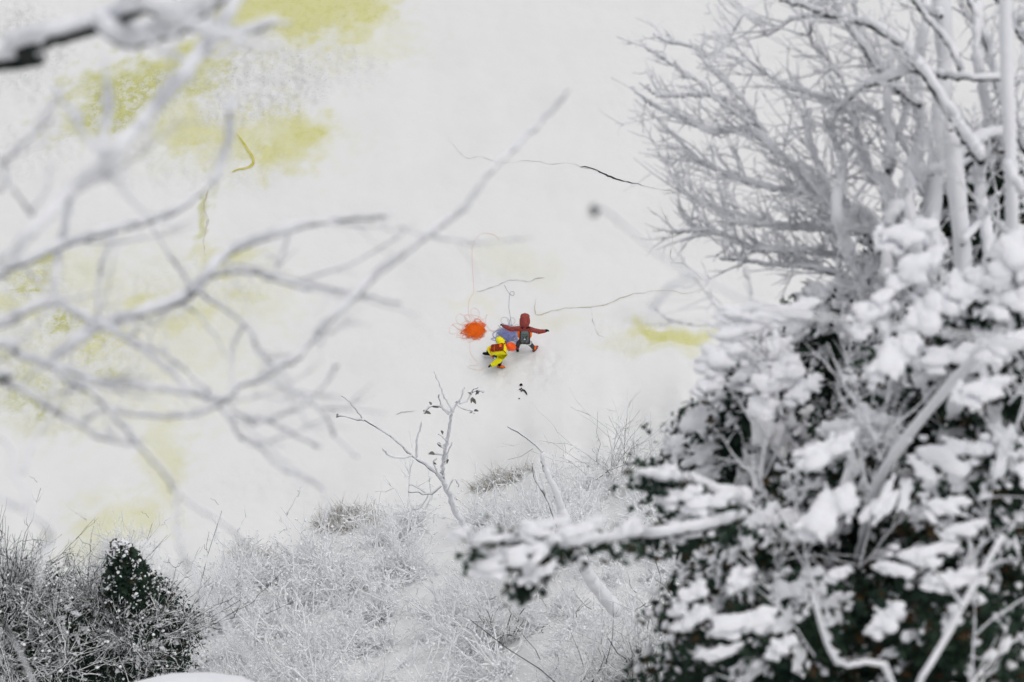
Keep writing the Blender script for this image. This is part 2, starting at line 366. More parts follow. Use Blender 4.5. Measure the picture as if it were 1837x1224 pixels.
# ------------------------------------------------------------------ ropes
def on_ground(pts, lift):
    pts = np.asarray(pts, float); return np.column_stack([pts[:, :2], terrain(pts[:, 0], pts[:, 1])+lift])
def pile(cx, cy, rx, ry, n, heap, seed, r0=.05, r1=.17, spread=.42):
    r = np.random.default_rng(seed); pts = []; th = 0
    x, y = 0., 0.; tx, ty = 0., 0.
    rad = .1; sgn = 1
    cxx, cyy = 0., 0.
    for i in range(n):
        if i % 9 == 0:
            a = r.uniform(0, 2*np.pi); q = abs(r.normal(0, spread)); q = min(q, 1.0)*(1+.10*math.sin(3*a+seed))
            tx, ty = rx*q*np.cos(a), ry*q*np.sin(a); rad = r.uniform(r0, r1); sgn = r.choice([-1, 1]) if r.random() < .3 else sgn
        cxx += (tx-cxx)*.11; cyy += (ty-cyy)*.11; rad += (r.uniform(r0, r1)-rad)*.08; th += sgn*r.uniform(.35, .6)
        x = cxx+rad*np.cos(th); y = cyy+rad*np.sin(th)
        e = max(0, 1-((x/rx)**2+(y/ry)**2)); pts.append((cx+x, cy+y, heap*e*(.25+.75*r.random())))
    pts = np.array(pts); z = terrain(pts[:, 0], pts[:, 1]); return np.column_stack([pts[:, :2], z+.012+pts[:, 2]])
def rope_part(name, pts, rad, material, parent, origin, k=4, step=None, label=None):
    if step: pts = resample(pts, step)
    g = Geo(); g.tubes(pts-origin, np.full(len(pts), rad), k); o = obj(name, g.mesh(name, material), parent)
    if label: o['label'] = label
    return o
oc = G(848, 592); bc = G(914, 601)
org = thing('climbing_rope', 'bright orange rope heaped in a tangled pile on the snow left of the people', 'rope', tuple(oc))
core = pile(oc[0]+.06, oc[1]-.02, .62, .60, 2300, .10, 5, .04, .15, .6)
rope_part('rope_pile', core, .0085, M['rope_orange'], org, oc)
loops = pile(oc[0]+.03, oc[1], .92, .85, 240, .0, 9, .12, .26, .95)
rope_part('rope_loop', loops, .0055, M['rope_thin'], org, oc, step=.03, label='thin pale coils spilling out around the orange pile')
up = [G(a, b) for a, b in [(897, 433), (890, 424), (880, 420), (865, 419), (855, 427), (848, 440), (847, 460), (848, 490), (850, 523), (842, 538), (840, 560), (843, 572), (846, 588)]]
rope_part('rope_tail', on_ground(resample(up, .1), .01), .0075, M['rope_thin'], org, oc, label='pale hooked tail of rope running up the snow')
dn = [G(a, b) for a, b in [(845, 600), (843, 620), (845, 635), (857, 652), (855, 656), (841, 657), (842, 661), (860, 664), (870, 661), (880, 655)]]
rope_part('rope_tail', on_ground(resample(dn, .06), .01), .0065, M['rope_thin'], org, oc, label='pale squiggle of rope leading to the person in yellow')
blu = thing('climbing_rope', 'violet blue rope heaped loosely on the snow between the two people', 'rope', tuple(bc))
rope_part('rope_pile', pile(bc[0]-.05, bc[1]-.02, .68, .66, 900, .09, 15, .05, .17, .75), .0105, M['rope_blue'], blu, bc)
rope_part('rope_loop', pile(bc[0]-.1, bc[1]+.05, 1.1, 1.0, 260, .0, 23, .1, .26, .6), .006, M['rope_grey'], blu, bc, step=.03, label='thin grey coils around the violet pile')
bt = [G(a, b) for a, b in [(905, 512), (909, 520), (914, 527), (921, 531), (922, 524), (915, 526), (913, 550), (915, 565), (917, 580), (916, 592)]]
rope_part('rope_tail', on_ground(resample(bt, .06), .01), .0085, M['rope_grey'], blu, bc, label='grey blue tail of rope running up the snow')

# ------------------------------------------------------------------ small dark gear below the people
g0 = G(943, 703); t = thing('dark_tool', 'small black curved tool lying on the snow below the people', 'tool', tuple(g0))
def gp(px, l=.03):
    return np.array([G(a, b)+np.array([0, 0, l]) for a, b in px])-g0
g = Geo(); pp = resample(gp([(936, 700.5), (939, 700.5), (942, 703), (944, 706), (945.5, 709)]), .02); g.tubes(pp, np.interp(np.linspace(0, 1, len(pp)), [0, .3, .8, 1], [.018, .034, .022, .006]), 6)
obj('curved_shaft', g.mesh('curved_shaft', M['black']), t)
g = Geo(); pp = resample(gp([(931.5, 700), (933, 698.5), (934.5, 701), (935.5, 703), (937, 701), (935.5, 697), (934.5, 698.5)]), .02); g.tubes(pp, np.full(len(pp), .014), 5)
obj('wire_gate', g.mesh('wire_gate', M['black']), t)
for (a, b, r, lb) in ((935, 691, .052, 'round black lump on the snow just above the curved black tool'), (931.5, 715.5, .026, 'tiny black speck of a stone on the snow below the curved tool')):
    p = G(a, b); v = ICO2[0].copy(); v = v*(1+.14*np.sin(v[:, :1]*5+v[:, 1:2]*3)); v = v*np.array([1.15, 1, .8])*r; g = Geo(); g.add(v+np.array([0, 0, r*.5]), t=ICO2[1])
    thing('black_stone', lb, 'stone', tuple(p), me=g.mesh('black_stone', M['black']))

# ------------------------------------------------------------------ people
def rumple(me, amp, fr):
    co = np.zeros(len(me.vertices)*3); me.vertices.foreach_get('co', co); co = co.reshape(-1, 3); no = np.zeros(len(me.vertices)*3); me.vertices.foreach_get('normal', no); no = no.reshape(-1, 3)
    f_ = fbm(co[:, 0]*fr+co[:, 2]*fr*.7, co[:, 1]*fr-co[:, 2]*fr, 1, 3); me.vertices.foreach_set('co', (co+no*(amp*(f_-.2*np.abs(f_)))[:, None]).ravel()); me.update()
def skin_body(name, J, E, R, matmap, mats, parent, sub=3):
    R = {k: (tuple(x*1.28 for x in v) if isinstance(v, tuple) else v*1.28) for k, v in R.items()}
    keys = list(J); me = bpy.data.meshes.new('sk'); me.from_pydata([J[k] for k in keys], [(keys.index(a), keys.index(b)) for a, b in E], [])
    me.skin_vertices.new() if hasattr(me.skin_vertices, 'new') else None
    o = bpy.data.objects.new('tmp', me); COL.objects.link(o); o.modifiers.new('Skin', 'SKIN')
    sv = me.skin_vertices[0].data if len(me.skin_vertices) else None
    for i, k in enumerate(keys):
        r = R[k]; sv[i].radius = r if isinstance(r, tuple) else (r, r)
    sv[keys.index('pelvis')].use_root = True
    md = o.modifiers.new('Sub', 'SUBSURF'); md.levels = sub; md.render_levels = sub
    dg = bpy.context.evaluated_depsgraph_get(); r = bpy.data.meshes.new_from_object(o.evaluated_get(dg)); bpy.data.objects.remove(o)
    rumple(r, .035, 7); r.name = name; r.materials.clear()
    for m in mats: r.materials.append(m)
    co = np.array([p.center[:] for p in r.polygons]); best = np.full(len(co), 1e9); bi = np.zeros(len(co), int)
    for (a, b) in E:
        A, B = np.array(J[a]), np.array(J[b]); ab = B-A; t = np.clip(((co-A)@ab)/(ab@ab+1e-9), 0, 1); d = np.linalg.norm(co-A-t[:, None]*ab, axis=1)
        k = matmap.get((a, b), 0); s = d < best; best[s] = d[s]; bi[s] = k
    r.polygons.foreach_set('material_index', bi.astype(np.int32)); r.polygons.foreach_set('use_smooth', np.full(len(co), True)); r.update()
    return obj(name, r, parent)
def hand(J, E, R, MM, wrist, hnd, d, mi, tag):
    """palm and five short bent fingers"""
    w = np.array(J[wrist]); d = np.array(d, float); d /= np.linalg.norm(d); s = np.cross(d, [0, 0, 1.]); s /= np.linalg.norm(s)
    J[hnd] = tuple(w+d*.06); R[hnd] = (.036, .022); E.append((wrist, hnd)); MM[(wrist, hnd)] = mi
def fingers(parent, w, d, m, side=1):
    d = np.array(d, float); d /= np.linalg.norm(d); s = np.cross(d, [0, 0, 1.]); s /= np.linalg.norm(s); dn = np.array([0, 0, -1.])
    for q, (off, ln) in enumerate(((-.033, .062), (-.011, .075), (.011, .08), (.033, .07))):
        b = np.array(w)+d*.06+s*off; p = [b, b+d*ln*.5+dn*.004, b+d*ln*.85+dn*.02, b+d*ln+dn*.04]
        g = Geo(); g.tubes(np.array(p), [.012, .011, .010, .007], 6); obj('finger', g.mesh('finger', m), parent)
    b = np.array(w)+d*.02+s*side*.03; g = Geo(); g.tubes(np.array([b, b+s*side*.03+d*.02, b+s*side*.035+d*.05, b+s*side*.03+d*.065]), [.014, .013, .011, .008], 6); obj('thumb', g.mesh('thumb', m), parent)
def lathe_blob(g, c, axis_pts, radii, k=12, m=0, squash=1.0): g.tubes(np.array(axis_pts)+np.array(c), radii, k, m, squash)
def boot(parent, ankle, d, upper, toe, label=None):
    """ankle = foot joint, d = toe direction on the ground"""
    a = np.array(ankle, float); d = np.array([d[0], d[1], 0.]); d /= np.linalg.norm(d); z0 = a[2]
    g = Geo(); g.tubes(np.array([a-d*.08-[0, 0, .02], a-d*.06+[0, 0, 0], a+d*.02+[0, 0, .0], a+d*.10-[0, 0, .015], a+d*.17-[0, 0, .025], a+d*.20-[0, 0, .03]]), [.03, .052, .056, .05, .045, .02], 10)
    b = obj('boot', g.mesh('boot', upper), parent)
    if label: b['label'] = label
    g = Geo(); g.tubes(np.array([a+[0, 0, .02], a+[0, 0, .08], a+[0, 0, .16]]), [.056, .058, .062], 10); obj('boot_cuff', g.mesh('boot_cuff', toe), b)
    g = Geo(); g.tubes(np.array([a-d*.09-[0, 0, .05], a-[0, 0, .052], a+d*.1-[0, 0, .052], a+d*.21-[0, 0, .048]]), [.045, .052, .054, .03], 8, flat=.35); obj('boot_sole', g.mesh('boot_sole', M['black']), b)
def strap(name, pts, w, m, parent, flat=.4):
    g = Geo(); p = resample(np.array(pts), .03); g.tubes(p, np.full(len(p), w), 6, flat=flat); return obj(name, g.mesh(name, m), parent)

# person with spread arms, seen from behind
b0 = G(941, 628)
pa = thing('person', 'person with arms spread wide, maroon hooded jacket, grey backpack and dark trousers', 'person', tuple(b0))
J = dict(pelvis=(-.02, -.06, .74), waist=(-.01, .0, .94), chest=(0, .12, 1.12), neck=(0, .22, 1.28), head=(.01, .33, 1.42), crown=(.02, .42, 1.50),
         sl=(-.19, .14, 1.22), el=(-.49, .14, 1.15), wl=(-.78, .26, 1.19), sr=(.19, .12, 1.22), er=(.47, .05, 1.14), wr=(.76, .06, 1.16),
         hl=(-.12, -.06, .66), kl=(-.23, .04, .40), al=(-.27, -.0, .10), hr=(.10, -.06, .66), kr=(.22, -.02, .40), ar=(.36, -.02, .12))
E = [('pelvis', 'waist'), ('waist', 'chest'), ('chest', 'neck'), ('neck', 'head'), ('head', 'crown'), ('chest', 'sl'), ('sl', 'el'), ('el', 'wl'), ('chest', 'sr'), ('sr', 'er'), ('er', 'wr'),
     ('pelvis', 'hl'), ('hl', 'kl'), ('kl', 'al'), ('pelvis', 'hr'), ('hr', 'kr'), ('kr', 'ar')]
R = dict(pelvis=(.16, .12), waist=(.19, .11), chest=(.20, .12), neck=.075, head=.10, crown=.07, sl=.078, el=.068, wl=.05, sr=.078, er=.068, wr=.05,
         hl=.088, kl=.068, al=.055, hr=.088, kr=.068, ar=.05)
MM = {('pelvis', 'waist'): 1, ('waist', 'chest'): 1, ('pelvis', 'hl'): 2, ('hl', 'kl'): 2, ('kl', 'al'): 2, ('pelvis', 'hr'): 2, ('hr', 'kr'): 2, ('kr', 'ar'): 2}
hand(J, E, R, MM, 'wl', 'handl', (-.8, .45, .2), 3, 'l'); hand(J, E, R, MM, 'wr', 'handr', (.9, .15, .1), 3, 'r')
body = skin_body('body', J, E, R, MM, [M['maroon'], M['orange'], M['trouser'], M['black']], pa)
fingers(body, J['wl'], (-.8, .45, .2), M['black'], 1); fingers(body, J['wr'], (.9, .15, .1), M['black'], -1)
# ribs of the quilted sleeves
for a, b in (('sl', 'el'), ('el', 'wl'), ('sr', 'er'), ('er', 'wr')):
    A, B = np.array(J[a]), np.array(J[b]); ra, rb = R[a], R[b]
    for q in (.2, .45, .7, .92):
        c = A+(B-A)*q; dd = (B-A)/np.linalg.norm(B-A); g = Geo(); rr = (ra+(rb-ra)*q)*1.2
        g.tubes(np.array([c-dd*.028, c-dd*.014, c, c+dd*.014, c+dd*.028]), [rr*.86, rr*1.02, rr*1.07, rr*1.02, rr*.86], 12); obj('sleeve_baffle', g.mesh('sleeve_baffle', M['maroon']), body)
    # orange trim on the lower side of the sleeve
    dn = np.array([0, -.05, -.055]); strap('sleeve_trim', [A+dn*1.2, (A+B)/2+dn*1.05, B+dn*.7], .016, M['orange'], body, 1)
g = Geo()
hp = np.array([[0, .17, 1.22], [0, .20, 1.29], [.0, .26, 1.37], [.005, .33, 1.45], [.01, .39, 1.50], [.012, .44, 1.53], [.015, .48, 1.54], [.015, .505, 1.535]])
g.tubes(hp, [.12, .165, .185, .19, .178, .16, .145, .07], 16, flat=.95)
hm = evaluated(g.mesh('hood', M['maroon']), [('SUBSURF', dict(levels=2, render_levels=2))]); rumple(hm, .03, 6); hm.name = 'hood'; hood = obj('hood', hm, pa)
g = Geo(); g.tubes(np.array([(-.15, .46, 1.50), (-.09, .54, 1.51), (.01, .565, 1.515), (.11, .54, 1.51), (.17, .46, 1.50)]), [.03, .05, .055, .05, .03], 8, flat=.3); obj('hood_peak', g.mesh('hood_peak', M['maroon']), hood)
for q, (yy, zz, rr) in enumerate(((.27, 1.385, .19), (.40, 1.515, .184))):
    an = np.linspace(0, math.pi, 13); g = Geo(); cpt = np.array([.005, yy, zz-.01])
    c = cpt+np.stack([np.cos(an)*rr, -np.sin(an)*rr*.72, np.sin(an)*rr*.55], -1); g.tubes(c, np.full(13, .007), 5); obj('hood_seam', g.mesh('hood_seam', M['maroon']), hood)
g = Geo(); v = ICO2[0]*np.array([.03, .045, .05]); g.add(v+[.165, .30, 1.42], t=ICO2[1]); obj('ear_cover', g.mesh('ear_cover', M['black']), hood)
# pack on the back, tilted with the torso
tilt = Matrix.Rotation(math.radians(-24), 3, 'X')
def rounded(name, size, c, Rm, m, parent, bev=.05):
    g = Geo(); box(g, (0, 0, 0), size, None); me = g.mesh(name, m); me = evaluated(me, [('BEVEL', dict(width=bev, segments=3, limit_method='NONE'))]); me.name = name
    me.polygons.foreach_set('use_smooth', np.full(len(me.polygons), True))
    me.transform(Matrix.Translation(Vector(c))@Rm.to_4x4()); return obj(name, me, parent)
pc = Vector((.0, -.14, 1.06))
pack = rounded('backpack', (.31, .18, .41), pc, tilt, M['grey'], pa, .06)
rounded('pack_pocket', (.19, .06, .24), pc+tilt@Vector((0, -.10, -.06)), tilt, M['grey'], pack, .025)
rounded('pack_lid', (.25, .19, .08), pc+tilt@Vector((0, -.01, .19)), tilt, M['grey'], pack, .035)
for sx in (-1, 1):
    strap('side_strap', [pc+tilt@Vector((sx*.16, .03, .2)), pc+tilt@Vector((sx*.165, -.03, .0)), pc+tilt@Vector((sx*.15, -.02, -.2))], .022, M['black'], pack)
    strap('shoulder_strap', [(sx*.06, .06, 1.34), (sx*.14, .11, 1.315), (sx*.19, .17, 1.27), (sx*.20, .22, 1.20)], .028, M['black'], pack)
    strap('front_strap', [pc+tilt@Vector((sx*.07, -.125, .11)), pc+tilt@Vector((0, -.14, .0)), ], .008, M['black'], pack)
g = Geo(); lc = [pc+tilt@Vector(p) for p in ((-.035, -.135, -.03), (.035, -.135, -.03), (.0, -.135, .035))]; li = [p+tilt@Vector((0, -.012, 0)) for p in lc]
g.add([p[:] for p in lc+li], [[0, 1, 4, 3], [1, 2, 5, 4], [2, 0, 3, 5]], [[3, 4, 5], [2, 1, 0]]); obj('pack_badge', g.mesh('pack_badge', M['white'], False), pack)
for sx in (-1, 1):
    g = Geo(); g.tubes(np.array([(sx*.16, .10, 1.20), (sx*.19, .03, 1.12), (sx*.185, -.04, 1.0), (sx*.16, -.08, .90)]), [.05, .085, .08, .05], 8); obj('side_panel', g.mesh('side_panel', M['orange']), pa)
strap('ice_tool', [pc+tilt@Vector((.10, -.15, .16)), pc+tilt@Vector((.06, -.16, .02)), pc+tilt@Vector((-.02, -.155, -.2))], .009, M['black'], pack, 1)
strap('hip_belt', [(-.16, .0, .80), (-.14, -.14, .78), (0, -.185, .77), (.13, -.15, .78), (.16, .0, .80)], .024, M['black'], pa, .6)
for k, zz in enumerate((.0, .22)):
    A = np.array(J['hr'])+(np.array(J['kr'])-np.array(J['hr']))*(.35+zz); dd = (np.array(J['kr'])-np.array(J['hr'])); dd /= np.linalg.norm(dd)
    g = Geo(); g.tubes(np.array([A-dd*.014, A+dd*.014]), [.107-.012*k]*2, 14); obj('leg_loop', g.mesh('leg_loop', M['white']), pa)
boot(pa, (-.27, -.02, .09), (-.15, .5), M['black'], M['maroon'], 'dark left boot')
boot(pa, (.37, -.02, .09), (.55, .7), M['maroon'], M['orange'], 'orange and maroon boot turned outward')

# person bent over in yellow
b1 = G(895, 655)
pb = thing('person', 'person bent forward in yellow jacket, orange helmet, rust red backpack and blue trousers', 'person', tuple(b1))
J = dict(pelvis=(-.32, .16, .66), waist=(-.16, .13, .80), chest=(.06, .10, .90), neck=(.26, .14, .92), head=(.42, .19, .90), crown=(.50, .21, .88),
         su=(.13, .30, .92), eu=(-.04, .58, .90), wu=(.18, .54, .74), sl=(.17, -.08, .86), el=(-.02, -.22, .60), wl=(-.26, -.28, .40),
         hl=(-.22, .10, .64), kl=(.10, .0, .48), al=(.0, -.07, .10), hu=(-.34, .26, .62), ku=(-.08, .40, .46), au=(-.40, .45, .12))
E = [('pelvis', 'waist'), ('waist', 'chest'), ('chest', 'neck'), ('neck', 'head'), ('head', 'crown'), ('chest', 'su'), ('su', 'eu'), ('eu', 'wu'), ('chest', 'sl'), ('sl', 'el'), ('el', 'wl'),
     ('pelvis', 'hl'), ('hl', 'kl'), ('kl', 'al'), ('pelvis', 'hu'), ('hu', 'ku'), ('ku', 'au')]
R = dict(pelvis=(.15, .13), waist=(.16, .12), chest=(.18, .12), neck=.07, head=.09, crown=.07, su=.10, eu=.095, wu=.065, sl=.105, el=.095, wl=.06,
         hl=.10, kl=.075, al=.055, hu=.10, ku=.075, au=.055)
MM = {k: 1 for k in (('hl', 'kl'), ('kl', 'al'), ('hu', 'ku'), ('ku', 'au'))}; MM[('neck', 'head')] = 3; MM[('head', 'crown')] = 3
hand(J, E, R, MM, 'wu', 'handu', (.7, -.2, -.6), 2, 'u'); hand(J, E, R, MM, 'wl', 'handl', (-.9, -.1, -.4), 2, 'l')
body = skin_body('body', J, E, R, MM, [M['yellow'], M['blue'], M['black'], M['skin']], pb)
fingers(body, J['wu'], (.7, -.2, -.6), M['black'], 1); fingers(body, J['wl'], (-.9, -.1, -.4), M['black'], 1)
# helmet: a shell with brim and vents
v, f = ICO3; v = v.copy(); v[:, 2] *= .8; v = v*np.array([.205, .155, .165]); keep = v[:, 2] > -.06
v[:, 2] = np.maximum(v[:, 2], -.07); g = Geo(); hc = np.array([.455, .20, .93])
Rm = np.array(Matrix.Rotation(math.radians(10), 3, 'Z')@Matrix.Rotation(math.radians(38), 3, 'Y')); g.add(v@Rm.T+hc, t=f)
hel = obj('helmet', g.mesh('helmet', M['helmet']), pb)
an = np.linspace(0, 2*math.pi, 25); rim = np.stack([np.cos(an)*.205, np.sin(an)*.155, np.full(25, -.065)], -1)@Rm.T+hc; g = Geo(); g.tubes(rim, np.full(25, .013), 6); obj('helmet_rim', g.mesh('helmet_rim', M['helmet']), hel)
for yy in (-.06, 0, .06):
    xs = np.linspace(-.12, .12, 9); rr = np.stack([xs, np.full(9, yy), .168*.8*np.sqrt(np.clip(1-(xs/.205)**2-(yy/.155)**2, 0, 1))], -1)@Rm.T+hc
    g = Geo(); g.tubes(rr, np.full(9, .009), 5); obj('helmet_ridge', g.mesh('helmet_ridge', M['helmet']), hel)
strap('chin_strap', [hc+Rm@np.array([-.08, -.15, -.05]), hc+Rm@np.array([-.02, -.12, -.15]), hc+Rm@np.array([.03, -.02, -.19])], .014, M['black'], hel)
# pack
u = Vector((.38, -.03, .12)).normalized(); sd_ = Vector((0, 1, 0)); sd_ = (sd_-u*sd_.dot(u)).normalized(); nn_ = u.cross(sd_).normalized()
Rp = Matrix((u, sd_, nn_)).transposed(); pc = Vector((-.07, .10, 1.0))
pack = rounded('backpack', (.46, .28, .17), pc, Rp, M['rust'], pb, .06)
rounded('pack_lid', (.12, .26, .16), pc+Rp@Vector((.20, 0, .03)), Rp, M['rust'], pack, .04)
rounded('pack_patch', (.09, .13, .03), pc+Rp@Vector((.17, 0, .115)), Rp, M['orange'], pack, .012)
for x in (-.15, -.07, .03, .09): strap('compression_strap', [pc+Rp@Vector((x, -.145, 0)), pc+Rp@Vector((x, -.1, .09)), pc+Rp@Vector((x, .1, .09)), pc+Rp@Vector((x, .145, 0))], .010, M['orange' if x in (-.07,) else 'rust'], pack)
for sy in (-1, 1): strap('shoulder_strap', [pc+Rp@Vector((.20, sy*.09, .0)), pc+Rp@Vector((.27, sy*.16, -.02)), pc+Rp@Vector((.36, sy*.25, -.08))], .018, M['rust'], pack)
strap('harness_belt', [(-.30, .29, .74), (-.33, .2, .80), (-.31, .08, .80), (-.26, -.01, .72)], .022, M['rope_orange'], pb)
for k, (x, y, z) in enumerate(((-.24, -.04, .64), (-.20, -.07, .60), (-.28, -.02, .60), (-.34, .30, .66), (-.22, -.02, .56))):
    an = np.linspace(0, 2*math.pi, 11); g = Geo(); g.tubes(np.stack([x+.02*np.cos(an), y+.01*np.sin(an), z+.05*np.sin(an)], -1), np.full(11, .008), 5); obj('gear_clip', g.mesh('gear_clip', M['black' if k % 2 else 'orange']), pb)
boot(pb, (.02, -.10, .085), (.9, -.12), M['orange'], M['black'], 'orange boot pointing right')
boot(pb, (-.40, .45, .085), (-.7, .1), M['black'], M['black'], 'black boot behind the hip')

# ------------------------------------------------------------------ snow lumps (shared)
def clump_mesh(seed, n=6, elong=1.6):
    r = np.random.default_rng(seed); g = Geo()
    for i in range(n*2):
        v, f = ICO2; s = r.uniform(.16, .36); c = np.array([r.uniform(-.55, .55)*elong*.62, r.uniform(-.32, .32), r.uniform(-.12, .16)])
        g.add(v*np.array([s*r.uniform(.9, 1.3), s, s*.85])+c, t=f)
    for i in range(int(n*2.2)):                          # small lobes hanging down
        v, f = ICO2; s = r.uniform(.07, .17); c = np.array([r.uniform(-.9, .9), r.uniform(-.6, .6), r.uniform(-.35, .1)]); g.add(v*np.array([s, s, s*1.3])+c, t=f)
    me = g.mesh('c', M['snow'])
    me = evaluated(me, [('REMESH', dict(mode='VOXEL', voxel_size=.06)), ('SMOOTH', dict(factor=.6, iterations=2)), ])
    me.polygons.foreach_set('use_smooth', np.full(len(me.polygons), True)); me.name = 'snow_clump'
    if not me.materials: me.materials.append(M['snow'])
    return me
CL = [clump_mesh(100+i, 4+i % 5, 1.1+.15*(i % 5)) for i in range(10)]

def branch_geo(pts, r, rs, name='branch', parent=None, origin=None, kb=7, ks=9, seed=0, snow_part=True, gap=.0, bark='bark', off=.95):
    """pts world polyline (resampled), r/rs arrays: bark radius and snow radius (0 = bare)"""
    rr = np.random.default_rng(seed); n = len(pts)
    r = np.broadcast_to(r, n).copy(); rs = np.broadcast_to(rs, n).copy()
    g = Geo(); g.tubes(pts-origin, r*(1+.12*rr.normal(size=n)), kb); b = obj(name, g.mesh(name, M[bark]), parent)
    if snow_part:
        t = np.gradient(pts, axis=0); t /= np.linalg.norm(t, axis=1)[:, None]+1e-9
        upv = np.array([0, 0, 1.])-t*t[:, 2:3]; upn = np.linalg.norm(upv, axis=1)[:, None]; upv = upv/(upn+1e-6)*np.clip(upn, .35, 1)
        s = np.cumsum(np.r_[0, np.linalg.norm(np.diff(pts, axis=0), axis=1)]); L = max(rs.max()*3, 1e-3)
        ns = fbm(s/L, s*0+seed*7.7, 1, 3); lump = np.clip(1+.5*ns, .55, 1.45)
        ph = r*.5+rs*off*1.2*(.5+.5*lump)
        sp = pts+upv*ph[:, None]-origin
        g = Geo(); g.tubes(sp, np.clip(rs*lump, .001, None), ks, flat=1.22); o = obj('snow', g.mesh('snow', M['snow']), b)
    return b

# ------------------------------------------------------------------ left hand bare trees
def traced(tree, origin, px, d, w, sw, seed, join=None, twigs=0, bark='bark', off=1.05, thin=1.0):
    """px: traced centre line, d: (start, end) distance, w/sw: bark and snow widths in picture px"""
    px = np.array(px, float); n = len(px); dd = np.linspace(d[0], d[1], n)+.12*np.sin(np.arange(n)*1.9+seed)*min(d)/10
    pts = np.array([P(a, b, c) for (a, b), c in zip(px, dd)])
    if join is not None: pts = np.vstack([join, pts]); dd = np.r_[dd[0], dd]
    q = resample(pts, np.mean(dd)*9/FPX); m = len(q); t = np.linspace(0, 1, m)
    W = (1.25 if thin == 1 else .95)*np.interp(t, np.linspace(0, 1, np.size(w)), np.atleast_1d(w)); SW = thin*np.interp(t, np.linspace(0, 1, np.size(sw)), np.atleast_1d(sw))
    D = np.interp(t, np.linspace(0, 1, len(dd)), dd)
    q = q+np.random.default_rng(seed).normal(size=q.shape)*.0025*D[:, None]/9
    b = branch_geo(q, W*D/FPX/2, SW*D/FPX/2, 'branch', tree, origin, seed=seed, bark=bark, off=off)
    rr = np.random.default_rng(seed+500)
    if twigs:
        g = Geo(); gs = Geo()
        for k in range(twigs):
            i = rr.integers(int(m*.2), m-1); tgt = q[min(i+1, m-1)]-q[i]; tgt /= np.linalg.norm(tgt)+1e-9
            side = np.cross(tgt, FW); side /= np.linalg.norm(side); dirn = tgt*.8+side*rr.choice([-1, 1])*rr.uniform(.4, 1.0)+rr.normal(size=3)*.15
            ln = rr.uniform(25, 110)*D[i]/FPX; u_ = np.linspace(0, 1, 7)[:, None]
            c = q[i]+dirn*ln*u_+np.array([0, 0, .25])*ln*u_**2+rr.normal(size=(7, 3))*ln*.03
            r0 = 2.2*D[i]/FPX; g.tubes(c, np.linspace(r0*.7, r0*.35, 7), 5); gs.tubes(c+[0, 0, r0*.9], np.linspace(r0*1.3, r0*.7, 7), 6)
        tw = obj('twig', g.mesh('twig', M[bark]), b); tw['kind'] = 'stuff'
        sn_ = obj('twig_snow', gs.mesh('twig_snow', M['snow']), b); sn_['kind'] = 'stuff'
    return b
def grow(tree, origin, limb, seed, nside, ln=(60, 170), lvl2=3, wpx=3.4, bias=(-.7, -.5), bark='bark', snowk=1.12, parentb=None):
    """limb: list of (px,py,d); twigs are grown in space round it"""
    r = np.random.default_rng(seed); L = np.array([P(*a) for a in limb]); L = resample(L, .12); n = len(L)
    g = Geo(); gs = Geo(); d0 = np.mean([a[2] for a in limb]); s0 = d0/FPX
    bw = RT*bias[0]-UP*bias[1]; bw /= np.linalg.norm(bw); C1 = []; C2 = []
    for k in range(nside):
        i = r.integers(int(n*.05), max(3, int(n*(.88 if d0 < 14 else 1))-1)); t = L[min(i+1, n-1)]-L[i]; t /= np.linalg.norm(t)+1e-9
        dirn = bw*r.uniform(.5, 1.2)+r.normal(size=3)*np.array([.42, .42, .42]); dirn /= np.linalg.norm(dirn)
        l = r.uniform(*ln)*s0; u_ = np.linspace(0, 1, 9)[:, None]; bend = r.normal(size=3)*.22
        c = L[i]+dirn*l*u_+bend*l*u_**2+np.array([0, 0, .12])*l*u_**2+np.cumsum(r.normal(size=(9, 3)), 0)*l*.012; C1.append(c)
        for m in range(lvl2+r.integers(0, 3)):
            j = r.integers(2, 9); t2 = c[min(j, 8)]-c[j-1]; t2 /= np.linalg.norm(t2)+1e-9; d2 = t2+r.normal(size=3)*.62; d2 /= np.linalg.norm(d2)
            l2 = l*r.uniform(.18, .5); u2 = np.linspace(0, 1, 6)[:, None]; C2.append(c[j-1]+d2*l2*u2+r.normal(size=3)*.2*l2*u2**2+np.cumsum(r.normal(size=(6, 3)), 0)*l2*.03)
    for C, k, w in ((C1, 9, wpx), (C2, 6, wpx*.62)):
        if not C: continue
        C = np.array(C); wv = np.linspace(1, .35, k)[None]*(w*s0/2)*r.uniform(.7, 1.3, (len(C), 1)); g.tubes(C, wv, 4)
        sn_ = C+np.array([0, 0, 1.])*(wv*1.9)[..., None]; gs.tubes(sn_, wv*snowk*.95*r.uniform(.6, 1.25, wv.shape), 5)
    for gg in (g, gs): gg.v = [v-origin for v in gg.v]
    a = obj('twigs', g.mesh('twigs', M[bark]), tree); a['kind'] = 'stuff'; b = obj('twig_snow', gs.mesh('twig_snow', M['snow']), tree); b['kind'] = 'stuff'
def px3(px, d): px = list(px); n = len(px); return [(a, b, d[0]+(d[1]-d[0])*i/(n-1)) for i, (a, b) in enumerate(px)]

